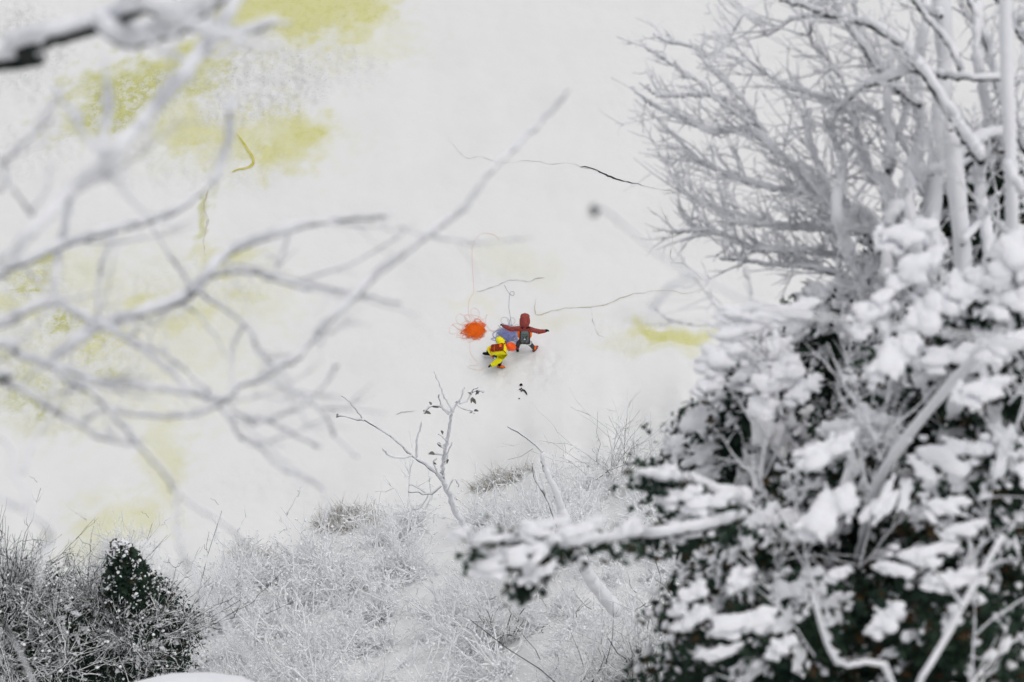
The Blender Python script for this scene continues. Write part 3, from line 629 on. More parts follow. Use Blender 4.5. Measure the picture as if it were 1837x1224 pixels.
def tree_trunk(tree, origin, base, top, r0, r1, seed, snow=.6):
    n = 22; u_ = np.linspace(0, 1, n)[:, None]; p = base+(top-base)*u_; p[:, :2] += .08*np.stack([np.sin(u_[:, 0]*5+seed), np.cos(u_[:, 0]*4+seed)], -1)
    g = Geo(); g.tubes(p-origin, np.linspace(r0, r1, n), 12); tk = obj('trunk', g.mesh('trunk', M['bark']), tree)
    g = Geo(); g.tubes(p-origin+np.array([.0, r1*.5, .05]), np.linspace(r0*snow, r1*snow*1.1, n), 9); obj('snow', g.mesh('snow', M['snow']), tk)
    return p
def base_at(p): return np.array([p[0], p[1], ground_z(p[0], p[1])-.1])

tt = P(-1150, 60, 8.4); o = base_at(tt)
T1 = thing('bare_tree', 'nearest leafless tree at upper left, a thick dark branch loaded with deep snow', 'tree', tuple(o))
tree_trunk(T1, o, o, tt+[0, 0, 3.5], .13, .02, 1, snow=.9)
J1 = lambda py, d: P(-1150, py, d)
traced(T1, o, [(-30, 118), (40, 90), (95, 72), (150, 58), (200, 45), (240, 22), (262, 0), (285, -40)], (10, 9.6), [34, 30, 26, 20, 15], [74, 66, 56, 38, 26, 20], 1, join=J1(160, 9), off=1.55)
traced(T1, o, [(240, 22), (268, 18), (300, 38), (330, 42), (358, 28), (400, 0), (420, -25)], (9.6, 9.8), [14, 12, 10], [30, 36, 30, 22], 2, off=1.3)
traced(T1, o, [(185, 52), (205, 72), (240, 83), (275, 72), (320, 60), (345, 52), (400, 70), (440, 62), (500, 40)], (9.8, 10), [13, 11, 9, 7, 5], [30, 34, 28, 20, 14], 3, twigs=1, off=1.25)
traced(T1, o, [(330, 42), (380, 62), (420, 75), (460, 85), (500, 86)], (7.9, 8.3), [5, 4, 3], [16, 18, 10], 4)
tt2 = P(-520, 560, 11.2); o2 = base_at(tt2)
T2 = thing('bare_tree', 'leafless tree whose long blurred snowy branches cross the yellow ice on the left', 'tree', tuple(o2))
tree_trunk(T2, o2, o2, tt2+[0, 0, 4.5], .14, .02, 2, snow=.9)
K = lambda py, d: P(-520, py, d)
big = [
 ([(-30, 498), (0, 485), (50, 470), (95, 450), (120, 440), (180, 420), (240, 405), (272, 396), (320, 378), (360, 345), (400, 310)], (11, 12), [15, 14, 10, 8, 5], [28, 26, 22, 18, 10], 'j', 3),
 ([(-30, 588), (40, 562), (95, 543), (130, 560), (180, 585), (205, 597), (250, 625), (300, 665), (340, 700), (385, 722)], (11, 12), [13, 11, 9, 7, 6], [34, 30, 24, 20, 20], 'j', 3),
 ([(95, 650), (140, 615), (175, 592), (210, 577), (250, 567), (300, 548), (340, 532), (370, 500), (390, 472), (420, 450), (470, 430), (520, 414), (560, 402), (620, 395), (692, 390)], (11.5, 12), [9, 10, 12, 9, 7, 6], [30, 30, 30, 26, 18, 10], None, 3),
 ([(365, 505), (400, 490), (450, 489), (490, 500), (540, 515), (600, 521), (650, 530), (720, 545)], (11.8, 12.3), [7, 7, 5, 4], [15, 12, 12, 9], None, 2),
 ([(-30, 622), (30, 636), (70, 650), (100, 660), (140, 672), (180, 685), (240, 690), (300, 700), (350, 706), (385, 718), (408, 714), (430, 692), (470, 680), (500, 657), (530, 645), (560, 610), (600, 570), (640, 530), (670, 500), (720, 460), (760, 430), (800, 400), (840, 370), (880, 310), (930, 260), (980, 210), (1022, 163)], (11, 12.5), [15, 12, 9, 7, 8, 9, 8, 6, 4], [40, 34, 24, 16, 16, 18, 18, 16, 8], 'j', 4),
 ([(-30, 672), (0, 685), (40, 700), (80, 725), (110, 745), (150, 765), (165, 778), (200, 790), (240, 796), (255, 790)], (10.5, 11.5), [17, 15, 12, 9, 5], [36, 30, 18, 14, 10], 'j', 3),
 ([(100, 662), (122, 682), (160, 702), (190, 730), (220, 762), (250, 797), (290, 842), (315, 882), (320, 940), (325, 982), (345, 1032), (380, 1082), (410, 1132), (440, 1175), (480, 1230)], (11, 10), [10, 9, 9, 9, 7, 5], [16, 14, 12, 14, 12, 9], None, 3),
 ([(150, 765), (165, 745), (190, 736), (240, 743), (300, 748), (340, 745), (370, 736), (407, 718)], (11.3, 11.8), [6, 6, 6], [12, 14, 12], None, 0),
 ([(385, 722), (412, 752), (432, 785), (462, 800), (500, 838), (540, 852), (580, 882), (582, 935)], (11.9, 12.6), [5, 5, 4], [11, 12, 8], None, 2),
 ([(405, 715), (440, 750), (472, 753), (510, 770), (550, 790), (572, 802)], (11.9, 12.4), [6, 5, 4], [10, 12, 8], None, 1),
 ([(352, 522), (392, 547), (440, 582), (452, 602), (470, 640), (502, 662), (532, 702), (582, 745), (602, 782), (640, 820)], (11.8, 12.8), [6, 5, 4], [12, 10, 8], None, 3),
 ([(442, 582), (420, 620), (417, 670), (424, 712)], (12, 12.1), [4, 4], [12, 10], None, 0),
 ([(450, 760), (500, 746), (540, 730), (562, 710), (590, 680), (604, 655)], (12, 12.4), [5, 4], [11, 7], None, 1),
 ([(316, 884), (360, 915), (410, 947), (445, 985)], (11, 11.3), [5, 4], [11, 7], None, 1),
 ([(268, 398), (300, 450), (322, 482), (347, 525)], (11.8, 11.9), [5, 5], [10, 10], None, 0),
 ([(205, 415), (190, 460), (180, 500), (178, 570)], (11.7, 11.6), [4, 4], [12, 12], None, 0),
 ([(135, 335), (120, 400), (107, 460), (101, 500), (98, 545)], (11.5, 11.4), [4, 5], [22, 26], None, 1),
 ([(320, 545), (350, 560), (385, 600), (405, 640)], (12, 12.4), [4, 3], [9, 6], None, 0),
 ([(520, 415), (508, 460), (494, 498)], (12, 12.1), [3, 3], [10, 8], None, 0),
 ([(200, 597), (300, 640), (360, 690), (386, 716)], (11.9, 12), [5, 6], [12, 12], None, 0),
]
for i, (px, d, w, sw, j, tw) in enumerate(big):
    traced(T2, o2, px, d, w, sw, 20+i, join=K(px[0][1]+30, 11.2) if j else None, twigs=tw, bark='bark', thin=.58)
for i, k in enumerate((0, 1, 2, 3, 4, 5, 6, 8, 10)):
    grow(T2, o2, px3(big[k][0], big[k][1]), 150+i, {4: 6, 6: 4, 2: 4}.get(k, 3), (60, 230), 3, 3.6, bias=(.75, -.1 if k % 2 else .35), snowk=1.5)
tt3 = P(-560, 420, 9.5); o3 = base_at(tt3)
T3 = thing('bare_tree', 'slender leafless tree at left with a straight white diagonal limb reaching the top edge', 'tree', tuple(o3))
tree_trunk(T3, o3, o3, tt3+[0, 0, 3.4], .10, .015, 3, snow=.9)
mid = [
 ([(-40, 470), (60, 420), (130, 350), (185, 312), (215, 275), (250, 237), (290, 190), (330, 145), (350, 118), (370, 90), (395, 62), (420, 20), (445, -30)], (9.5, 9), [5, 6, 8, 8, 8], [10, 16, 34, 36, 32], 'j', 2),
 ([(190, 300), (186, 262), (196, 200), (192, 150), (188, 95)], (9.4, 9.1), [4, 4, 4], [26, 26, 10], None, 1),
 ([(385, 330), (402, 290), (414, 245), (412, 205), (420, 185)], (9.9, 9.7), [5, 5], [24, 18], None, 1),
 ([(190, 302), (220, 342), (262, 385), (300, 400)], (9.5, 9.8), [4, 3], [14, 8], None, 1),
 ([(-40, 350), (10, 288), (60, 242), (95, 200), (115, 150)], (9.6, 9.8), [7, 6, 3], [12, 12, 8], 'j', 2),
 ([(12, 288), (20, 330), (45, 370), (60, 385)], (9.6, 9.9), [5, 4], [7, 5], None, 1),
 ([(52, 385), (80, 345), (92, 300)], (9.8, 9.9), [4, 3], [7, 5], None, 0),
 ([(150, 215), (120, 190), (100, 160)], (9.6, 9.8), [4, 3], [16, 8], None, 0),
 ([(128, 210), (150, 240), (185, 290)], (9.5, 9.5), [5, 4], [18, 12], None, 0),
 ([(345, 145), (330, 110), (285, 90), (262, 70)], (9.2, 9.4), [5, 4], [20, 12], None, 1),
 ([(342, 50), (380, 68), (430, 62), (470, 45), (520, 44)], (9.1, 9.6), [5, 4, 3], [16, 16, 9], None, 1),
 ([(-40, 780), (30, 860), (55, 915), (20, 905), (-30, 885)], (9.8, 9.8), [4, 4], [12, 10], 'j', 0),
 ([(20, 905), (58, 928), (92, 960), (80, 990), (70, 1050)], (9.8, 10), [5, 5, 3], [14, 12, 8], None, 1),
 ([(40, 850), (62, 790), (95, 735), (103, 640)], (10, 10.4), [4, 3], [12, 8], None, 1),
]
for i, (px, d, w, sw, j, tw) in enumerate(mid):
    traced(T3, o3, px, d, w, sw, 60+i, join=P(-560, px[0][1]+20, 9.5) if j else None, twigs=tw, thin=.7)
for i, k in enumerate((0, 4, 10)):
    grow(T3, o3, px3(mid[k][0], mid[k][1]), 170+i, 4, (60, 200), 3, 4, bias=(.5, -.5), snowk=1.5)

# ------------------------------------------------------------------ right hand bare tree: traced limbs and many twigs
ob = base_at(P(1600, 900, 23))
TB = thing('bare_tree', 'broad leafless tree at right fanning fine snow-lined twigs up and to the left', 'tree', tuple(ob))
trunkpx = [(1600, 980), (1590, 760), (1582, 560), (1590, 470), (1594, 400), (1590, 330), (1597, 270), (1590, 190), (1600, 100)]
limbs = [
 (trunkpx, (23, 24), [34, 26, 18, 10], [52, 44, 34, 26, 16]),
 ([(1580, 430), (1545, 395), (1509, 385), (1480, 360), (1449, 333), (1415, 300), (1381, 265), (1349, 240), (1300, 238), (1276, 240), (1225, 215), (1180, 196), (1150, 175), (1136, 160)], (24, 27), [12, 9, 6, 4, 3], [34, 26, 18, 12, 6]),
 ([(1381, 265), (1340, 208), (1310, 190), (1288, 176), (1240, 172), (1205, 174), (1176, 172), (1162, 155)], (25.5, 27), [5, 4, 3], [12, 9, 5]),
 ([(1372, 240), (1330, 180), (1284, 132), (1260, 105), (1248, 88), (1220, 80), (1196, 76), (1172, 62)], (25.5, 27.5), [5, 4, 3], [12, 9, 5]),
 ([(1350, 225), (1290, 185), (1252, 148), (1222, 128), (1200, 112), (1170, 92), (1152, 80)], (25.5, 27.5), [4, 4, 3], [10, 8, 5]),
 ([(1285, 132), (1300, 90), (1312, 68), (1328, 36), (1348, 8)], (26.5, 27), [3, 3], [7, 5]),
 ([(1590, 235), (1573, 208), (1517, 188), (1461, 172), (1405, 152), (1357, 120), (1330, 95)], (24, 26), [7, 5, 3], [16, 12, 6]),
 ([(1760, 290), (1722, 236), (1693, 188), (1661, 140), (1640, 110), (1625, 88), (1573, 52), (1535, 38), (1501, 32), (1441, 12), (1400, 0)], (21, 24), [16, 14, 13, 9, 5], [26, 22, 16, 12, 8]),
 ([(1661, 135), (1633, 126), (1581, 148), (1545, 160), (1500, 200)], (22, 24), [12, 8, 5], [24, 18, 10]),
 ([(1800, 142), (1770, 142), (1725, 140), (1681, 136), (1660, 134)], (21.5, 22), [8, 9, 8], [12, 14, 14]),
 ([(1725, 138), (1713, 100), (1690, 65), (1661, 32), (1640, 0), (1630, -20)], (22, 23), [9, 8, 6], [16, 12, 8]),
 ([(1501, 32), (1450, 30), (1412, 40), (1377, 64), (1368, 50), (1364, 32)], (24, 25), [6, 4, 3], [10, 8, 5]),
 ([(1453, 44), (1455, 72), (1485, 108), (1500, 130), (1513, 150), (1520, 180)], (24, 24), [4, 4, 3], [7, 6, 5]),
 ([(1520, 370), (1460, 350), (1415, 345), (1373, 337), (1316, 317), (1270, 300), (1250, 290), (1236, 272)], (24.5, 27), [6, 5, 3], [18, 12, 6]),
 ([(1500, 420), (1430, 410), (1350, 405), (1308, 397), (1285, 372), (1260, 361), (1232, 350), (1220, 335)], (24.5, 27), [5, 4, 3], [16, 10, 6]),
 ([(1540, 470), (1450, 455), (1380, 450), (1340, 445), (1300, 425), (1260, 415), (1204, 418)], (24.5, 27), [6, 5, 3], [18, 12, 5]),
 ([(1590, 440), (1555, 420), (1480, 405), (1440, 410), (1400, 412)], (24, 25), [7, 5, 4], [26, 20, 10]),
 ([(1520, 500), (1450, 480), (1400, 478), (1340, 470), (1290, 462)], (24.5, 26), [6, 5, 3], [14, 10, 5]),
 ([(1590, 330), (1561, 321), (1545, 270), (1533, 224), (1530, 190)], (24, 24.5), [9, 7, 5], [26, 22, 12]),
 ([(1500, 390), (1485, 361), (1465, 300), (1449, 240), (1452, 200)], (24.3, 25), [8, 6, 4], [26, 20, 10]),
 ([(1590, 280), (1625, 200), (1600, 150), (1560, 110), (1540, 60), (1530, -10)], (24, 24), [9, 8, 6], [22, 18, 10]),
 ([(1640, 330), (1680, 380), (1640, 300), (1605, 240)], (23.5, 24), [5, 4], [12, 8]),
]
limbs += [
 ([(1669, 620), (1640, 450), (1625, 350), (1650, 250), (1640, 150), (1660, 40), (1655, -30)], (23, 24), [16, 12, 8], [34, 30, 20]),
 ([(1760, 600), (1770, 450), (1755, 330), (1770, 220), (1750, 100), (1760, -30)], (23, 24), [14, 12, 8], [32, 28, 18]),
 ([(1880, 330), (1830, 250), (1790, 160), (1770, 80), (1730, -20)], (23, 24), [16, 12, 9], [24, 18, 14]),
 ([(1880, 120), (1830, 60), (1800, 10), (1760, -30)], (22, 23), [14, 12], [18, 14]),
 ([(1594, 400), (1640, 330), (1700, 300), (1760, 250), (1850, 230)], (23, 23), [10, 8, 6], [30, 24, 16]),
 ([(1560, 560), (1520, 460), (1500, 380), (1510, 300), (1480, 220)], (23.5, 24.5), [10, 8, 5], [34, 28, 14]),
 ([(1490, 0), (1530, 60), (1560, 100), (1600, 150), (1650, 190)], (24, 23), [7, 9, 9], [14, 16, 16]),
]
for i, (px, d, w, sw) in enumerate(limbs):
    traced(TB, ob, px, d, w, sw, 200+i, join=None, bark='bark', thin=.74)
for k in range(22, 29):
    grow(TB, ob, px3(*limbs[k][:2]), 350+k, 44, (30, 120), 3, 2.6, bias=(.3 if k % 2 else -.3, -.8), snowk=1.7)
for i, k in enumerate((1, 2, 3, 4, 5, 6, 7, 8, 11, 12, 13, 14, 15, 16, 17, 18, 19, 20)):
    px, d = limbs[k][0], limbs[k][1]; npt = {1: 34, 13: 40, 14: 36, 15: 40, 17: 36, 6: 26, 7: 30, 16: 26, 18: 20, 19: 24, 20: 22}.get(k, 12)
    grow(TB, ob, px3(px, d), 300+i, npt, (50, 150) if k not in (3, 4, 5, 2) else (25, 70), 3, 2.4, snowk=1.85)

# slender snowy stems standing nearer at the right edge
def stem(px, d, w, sw, seed, label, name='bare_tree', side=(), grp=None):
    o_ = base_at(P(px[-1][0], px[-1][1], d[1])); t_ = thing(name, label, 'tree', tuple(o_), group=grp)
    px_ = list(px); low = P(px[-1][0], px[-1][1], d[1])
    pts = [P(a, b, d[0]+(d[1]-d[0])*i/(len(px)-1)) for i, (a, b) in enumerate(px)]
    pts = np.array(pts+[(low+o_)/2+np.array([.03, .05, 0]), o_]); q_ = resample(pts, .14); m = len(q_); dm = np.mean(d); tt_ = np.linspace(0, 1, m)
    b = branch_geo(q_, np.interp(tt_, [0, 1], w)*dm/FPX/2, np.interp(tt_, [0, 1], sw)*dm/FPX/2, 'trunk', t_, o_, seed=seed, off=.35, ks=10)
    for k, (spx, sd2, sw_, ss) in enumerate(side): traced(t_, o_, spx, sd2, sw_, ss, seed+k+1, twigs=1)
    return t_
stem([(1684, -60), (1691, 60), (1693, 120), (1685, 220), (1678, 300), (1667, 420), (1660, 520)], (23, 23.5), [9, 16], [32, 46], 400, 'wide white snow-plastered stem crossing the top edge, left of the thinner one', side=[([(1690, 30), (1660, 20), (1630, -5)], (23, 23), [6, 4], [12, 8])])
stem([(1801, -60), (1803, 40), (1806, 160), (1811, 260), (1814, 361), (1814, 440), (1818, 600)], (20, 20.5), [8, 14], [24, 34], 410, 'thin white snow-plastered stem close to the right edge, running down from the top', side=[([(1806, 300), (1820, 330), (1850, 360)], (20.2, 20), [5, 4], [20, 16])])
stem([(1706, 235), (1709, 281), (1716, 360), (1724, 440), (1727, 520), (1722, 640)], (22, 22.5), [12, 20], [32, 44], 420, 'stout white stem rising beside the right hand cedars, shorter than its neighbours', side=[([(1724, 440), (1760, 400), (1790, 350)], (22, 22), [6, 4], [16, 10]), ([(1712, 300), (1740, 290), (1770, 250)], (22, 22), [5, 4], [12, 8])])
# a snowy bough from the nearest stem, ending in a dark bud over the river
ob4 = base_at(P(2450, 420, 10)); T4 = thing('bare_tree', 'off-frame leafless tree at right, one long blurred limb ending in a dark bud', 'tree', tuple(ob4))
tree_trunk(T4, ob4, ob4, P(2450, 300, 10)+np.array([0, .4, 4.0]), .12, .02, 9, snow=1.0)
lb = traced(T4, ob4, [(2440, 700), (1700, 600), (1500, 575), (1350, 545), (1250, 495), (1175, 452), (1130, 415), (1085, 378), (1066, 374)], (10, 9), [6, 5, 4, 3, 3], [14, 12, 10, 8, 4], 430, thin=.75)
v, f = ICO2; g = Geo(); g.add(v*np.array([.018, .018, .034])+P(1066, 378, 9)-ob4, t=f); obj('bud', g.mesh('bud', M['bark']), T4)
traced(T4, ob4, [(1250, 495), (1200, 520), (1170, 560)], (9.4, 9.6), [3, 2], [9, 6], 431); 
# blurred thin limb over the top centre
traced(T4, ob4, [(2440, 300), (1700, -60), (1440, -60), (1350, 10), (1300, 60), (1290, 110)], (10, 9.5), [5, 5, 3], [14, 14, 8], 432)

# ------------------------------------------------------------------ cedars heavy with snow
def spray_proto(seed, n=7):
    r = np.random.default_rng(seed); V = []; F = []
    for i in range(n):
        a = -1.1+2.2*i/(n-1)+r.normal()*.1; l = (1-.35*abs(a))*r.uniform(.75, 1.1); w = .12
        b = np.array([math.cos(a)*.1, math.sin(a)*.1, 0]); t = np.array([math.cos(a)*l, math.sin(a)*l, -.25*l+r.normal()*.08]); s_ = np.array([-math.sin(a), math.cos(a), r.normal()*.3])*w
        k = len(V); V += [b, (b+t)*.5+s_*1.2, t, (b+t)*.5-s_*1.2]; F += [(k, k+1, k+3), (k+3, k+1, k+2)]
    return np.array(V), np.array(F)
SP = [spray_proto(i) for i in range(6)]
def rots(r, n, d=None, jit=.6):
    """n frames whose x axis follows d with jitter"""
    x = (d if d is not None else np.zeros((n, 3)))+r.normal(size=(n, 3))*jit; x /= np.linalg.norm(x, axis=1)[:, None]+1e-9
    up_ = np.array([0, 0, 1.])+r.normal(size=(n, 3))*.5; y = np.cross(up_, x); y /= np.linalg.norm(y, axis=1)[:, None]+1e-9; z = np.cross(x, y)
    return np.stack([x, y, z], -1)
def scatter(g, r, pos, size, dirs, protos=SP, jit=.6, m=0):
    n = len(pos); Rm_ = rots(r, n, dirs, jit); which = r.integers(0, len(protos), n)
    for w in range(len(protos)):
        s_ = np.where(which == w)[0]
        if not len(s_): continue
        V, F = protos[w]; vv = np.einsum('nij,vj->nvi', Rm_[s_], V)*size[s_][:, None, None]+pos[s_][:, None]
        ff = F[None]+(np.arange(len(s_))*len(V))[:, None, None]; g.add(vv.reshape(-1, 3), t=ff.reshape(-1, 3), m=m)
def snow_at(parent, origin, pos, size, yaw, r, pitch=0, flat=1.0, name='snow_clump'):
    o_ = bpy.data.objects.new(name, CL[r.integers(0, len(CL))]); COL.objects.link(o_); o_.parent = parent
    o_.location = Vector(pos)-Vector(origin); o_.scale = (size[0], size[1], size[2]); o_.rotation_euler = (r.normal()*.12, pitch, yaw); return o_
def cedar(label, cx, cy, d, rad, hgt, seed, boughs=60, snow=1.0, fol=5200, clump=(.20, .42), brown=.12, below=5.0, shape=.9, point=.75):
    """crown top centre appears near (cx, cy) at distance d; rad and hgt in metres"""
    r = np.random.default_rng(seed); top = P(cx, cy, d); base = base_at(top); h = top[2]-base[2]
    if h < hgt+.3: hgt = max(1.0, h-.3)
    t_ = thing('cedar_tree', label, 'tree', tuple(base))
    n = 14; u_ = np.linspace(0, 1, n)[:, None]; tp = base+(top-base)*u_; tp[:, :2] += r.normal(size=(1, 2))*.05*np.sin(u_*6); g = Geo(); g.tubes(tp-base, np.linspace(.05+.022*h, .012, n), 9); obj('trunk', g.mesh('trunk', M['bark']), t_)
    F = Geo(); SN = Geo(); limbs_g = Geo()
    for k in range(boughs):
        u = (k+r.random())/boughs; zt = u*hgt; rr = rad*(.12+shape*(u**point))*r.uniform(.75, 1.15); a = k*2.399+r.normal()*.3
        c0 = top+np.array([0, 0, -zt]); c0[:2] += (top-c0)[:2]
        dv = np.array([math.cos(a), math.sin(a), r.uniform(-.05, .35)]); w = np.linspace(0, 1, 7)[:, None]
        bp_ = c0+dv*rr*w+np.array([0, 0, -.42])*rr*w**2; limbs_g.tubes(bp_-base, np.linspace(.010+.012*rr, .005, 7), 4)
        m_ = int(fol/boughs*(.3+1.1*rr/rad)); q_ = r.uniform(.15, 1.05, m_)**.8; i0 = np.clip((q_*6).astype(int), 0, 5); f_ = (q_*6-i0)[:, None]
        pos = bp_[i0]*(1-f_)+bp_[np.minimum(i0+1, 6)]*f_; wd = rr*.24*(1.1-.5*q_)[:, None]; pos = pos+r.normal(size=(m_, 3))*np.array([1, 1, .42])*wd-np.array([0, 0, .05])
        dirs = np.array([dv[0], dv[1], -.25])+r.normal(size=(m_, 3))*.5
        isb = r.random(m_) < brown*(1.6 if r.random() < .3 else .6); sz = r.uniform(.045, .10, m_)
        for mi, s_ in ((0, ~isb), (1, isb)):
            if s_.sum(): scatter(F, r, pos[s_]-base, sz[s_], dirs[s_], m=mi)
        # snow on the bough
        if r.random() < .92*snow and rr > .15:
            for part in range(1 if rr < .45 else 2):
                qq = (.55, .88)[part] if rr >= .45 else .7
                i = int(qq*6); cpos = bp_[i]+np.array([0, 0, .06]); s1 = 1.18*r.uniform(*clump)*(1-.25*part)*min(1, .55+rr*.6)
                snow_at(t_, base, cpos, (s1*r.uniform(1.0, 1.5), s1*r.uniform(.6, .95), s1*r.uniform(.6, .95)), a, r, pitch=.25+.3*qq)
        kk = int(20*snow**1.6)
        for e in range(kk):                              # small pats of snow on single sprays
            j = r.integers(0, m_); s1 = r.uniform(.018, .055); v, f = ICO1; SN.add((v*(1+.2*r.normal(size=(len(v), 1)))*np.array([s1*r.uniform(.8, 1.7), s1, s1*.55])@np.array(Matrix.Rotation(r.uniform(0, 3), 3, 'Z')).T)+pos[j]+[0, 0, .03]-base, t=f)
    # dense inner foliage down the crown
    m_ = int(fol*.5); a = r.uniform(0, 6.28, m_); q_ = np.sqrt(r.random(m_))*rad*.62; zz = -r.uniform(.1, 1, m_)*(hgt+.6); pos = top+np.stack([np.cos(a)*q_*(np.abs(zz)/hgt)**.6, np.sin(a)*q_*(np.abs(zz)/hgt)**.6, zz], -1)
    scatter(F, r, pos-base, r.uniform(.1, .2, m_), r.normal(size=(m_, 3)))
    o_ = obj('limbs', limbs_g.mesh('limbs', M['bark']), t_); o_['kind'] = 'stuff'
    o_ = obj('foliage', F.mesh('foliage', [M['leaf'], M['leaf_brown']], False), t_); o_['kind'] = 'stuff'
    if SN.v: o_ = obj('snow_pats', SN.mesh('snow_pats', M['snow']), t_); o_['kind'] = 'stuff'
    return t_, base
CED = [
 ('cedar at the left edge of the dark evergreens, crowned by one tall hanging snow lump', 1370, 640, 22, .95, 2.6, 50, 1.1, (.24, .5)),
 ('cedar behind the white trunk, its top hidden among bare snowy twigs', 1500, 520, 24, 1.0, 3.0, 50, 1.1, (.22, .42)),
 ('cedar in the middle of the evergreens with wide drifts on its boughs', 1560, 760, 20, 1.0, 3.2, 60, 1.0, (.22, .44)),
 ('cedar on the right below the stout white stem, plastered with snow', 1720, 560, 21, 1.05, 3.2, 60, 1.1, (.24, .46)),
 ('cedar cut by the right edge of the frame, beside the thin white stem', 1830, 470, 19, 1.05, 3.6, 60, 1.0, (.24, .44)),
 ('low dark cedar at bottom centre right, reaching out over the shrubs', 1375, 930, 20, .8, 2.3, 60, .8, (.16, .34)),
 ('dark cedar at the bottom with two rounded snow lumps on its left side', 1450, 1050, 18.5, 1.0, 2.8, 60, .5, (.16, .30)),
 ('darkest cedar in the bottom right corner with only small patches of snow', 1730, 1060, 18, 1.2, 2.8, 70, .42, (.12, .26)),
 ('cedar by the right edge, half way down, showing much black shade between its snow', 1800, 800, 18.5, 1.0, 3.0, 60, .75, (.16, .32)),
 ('cedar with its white top between the stout stem and the bare tree trunk', 1640, 400, 24, .9, 3.0, 50, 1.2, (.2, .4)),
 ('tall thin cedar behind the top right bare limbs, mostly green twig tips', 1790, 230, 25, .9, 3.2, 60, .8, (.14, .30)),
]
CT = []
for i, (lb_, cx, cy, d, rad, hg, nb, sn_, cl) in enumerate(CED):
    CT.append(cedar(lb_, cx, cy, d, rad, hg, 700+i, int(nb*1.45), sn_, 9500, (cl[0]*.72, cl[1]*.8), brown=.10+.05*(i % 3)))
# traced heavy snow lumps and the bough that reaches out to the left
def lumps(ti, L_, d, seed):
    t_, b_ = CT[ti]; r = np.random.default_rng(seed)
    L_ = [(a+dx*w*.3, b+dy*h*.3, w*k, h*k, g_+dx*20) for (a, b, w, h, g_) in L_ for (dx, dy, k) in ((0, 0, .8), (1, -.6, .55), (-.9, .8, .5))]
    for (px, py, w, h, ang) in L_:
        p = P(px, py, d); s_ = w*d/FPX; yy = h*d/FPX
        snow_at(t_, b_, p, (s_*.72, yy*.62, min(s_, yy)*.55), math.radians(ang), r, flat=1)
def bough(ti, px, d, w, sw, seed, nf=420, spread=28, brown=.1):
    t_, b_ = CT[ti]; traced(t_, b_, px, d, w, sw, seed); r = np.random.default_rng(seed)
    pts = resample(np.array([P(a, b, d[0]+(d[1]-d[0])*i/(len(px)-1)) for i, (a, b) in enumerate(px)]), .03); s0 = d[0]/FPX*spread
    i = r.integers(0, len(pts), nf); pos = pts[i]+r.normal(size=(nf, 3))*s0*np.array([1, .8, .6])-np.array([0, 0, s0*.9]); F = Geo()
    isb = r.random(nf) < brown
    for mi, s_ in ((0, ~isb), (1, isb)):
        if s_.sum(): scatter(F, r, pos[s_]-b_, r.uniform(.05, .10, s_.sum()), r.normal(size=(s_.sum(), 3)), m=mi)
    o_ = obj('foliage', F.mesh('foliage', [M['leaf'], M['leaf_brown']], False), t_); o_['kind'] = 'stuff'
bough(5, [(1330, 930), (1270, 945), (1190, 960), (1150, 962), (1100, 968), (1040, 975), (980, 985), (930, 975), (900, 968), (850, 975)], (18.5, 17), [12, 9, 7, 5], [18, 20, 14, 12], 900, 300, 19)
bough(5, [(980, 985), (960, 1010), (945, 1035), (930, 1060)], (17.2, 17.2), [6, 4], [20, 14], 901, 160, 15)
lumps(5, [(905, 1003, 115, 90, 5), (965, 948, 90, 60, 0), (865, 962, 50, 50, 0), (1035, 950, 90, 60, 20), (822, 955, 40, 40, 0), (965, 1028, 70, 50, 40), (1125, 945, 60, 40, 65)], 17.1, 41)
bough(5, [(1330, 900), (1290, 885), (1250, 870), (1200, 860), (1150, 850)], (19, 18), [9, 6, 4], [24, 20, 12], 902, 150, 16)
lumps(5, [(1175, 850, 70, 50, 0), (1215, 890, 80, 60, 0), (1230, 950, 90, 60, 0), (1270, 900, 90, 60, 0)], 18.2, 42)
lumps(0, [(1385, 690, 85, 170, 80), (1290, 640, 90, 90, 0), (1330, 590, 110, 60, 10), (1400, 560, 130, 70, 0), (1270, 690, 60, 60, 0), (1440, 700, 60, 80, 60), (1320, 560, 80, 50, 0)], 20.6, 43)
lumps(2, [(1480, 810, 110, 90, 30), (1480, 920, 120, 130, 60), (1690, 820, 130, 90, -30), (1600, 640, 100, 120, 70), (1560, 560, 80, 140, 80), (1590, 900, 110, 60, 60)], 17.8, 44)
lumps(6, [(1330, 1115, 120, 80, 10), (1325, 1040, 50, 70, 60), (1235, 1070, 60, 90, 70), (1240, 1110, 70, 60, 40), (1290, 1170, 80, 40, 10), (1500, 1030, 45, 45, 0)], 17.4, 45)
lumps(7, [(1640, 1000, 130, 80, 0), (1590, 1110, 60, 90, 70), (1700, 1040, 90, 60, 0), (1720, 950, 80, 50, 0), (1400, 1160, 50, 60, 0), (1690, 910, 90, 60, -20)], 17.0, 46)
lumps(4, [(1822, 450, 110, 130, 80), (1800, 620, 90, 80, 0), (1760, 700, 100, 80, 0), (1815, 540, 90, 90, 0)], 17.2, 47)
lumps(3, [(1640, 480, 110, 110, 40), (1660, 560, 110, 120, 70), (1730, 520, 80, 120, 80), (1620, 420, 110, 90, 0), (1700, 640, 110, 80, 0)], 19.2, 48)
for i, (t_, b_) in enumerate(CT):
    x_, y_, d_ = CED[i][1:4]
    grow(t_, b_, [(x_-20, y_+260, d_-.4), (x_+20, y_+80, d_-.6), (x_-10, y_-60, d_-.3)], 1200+i, 17 if i < 5 or i > 8 else 7, (70, 240), 3, 3.0, bias=((-.6, .5, 0)[i % 3], -.7), snowk=1.6)
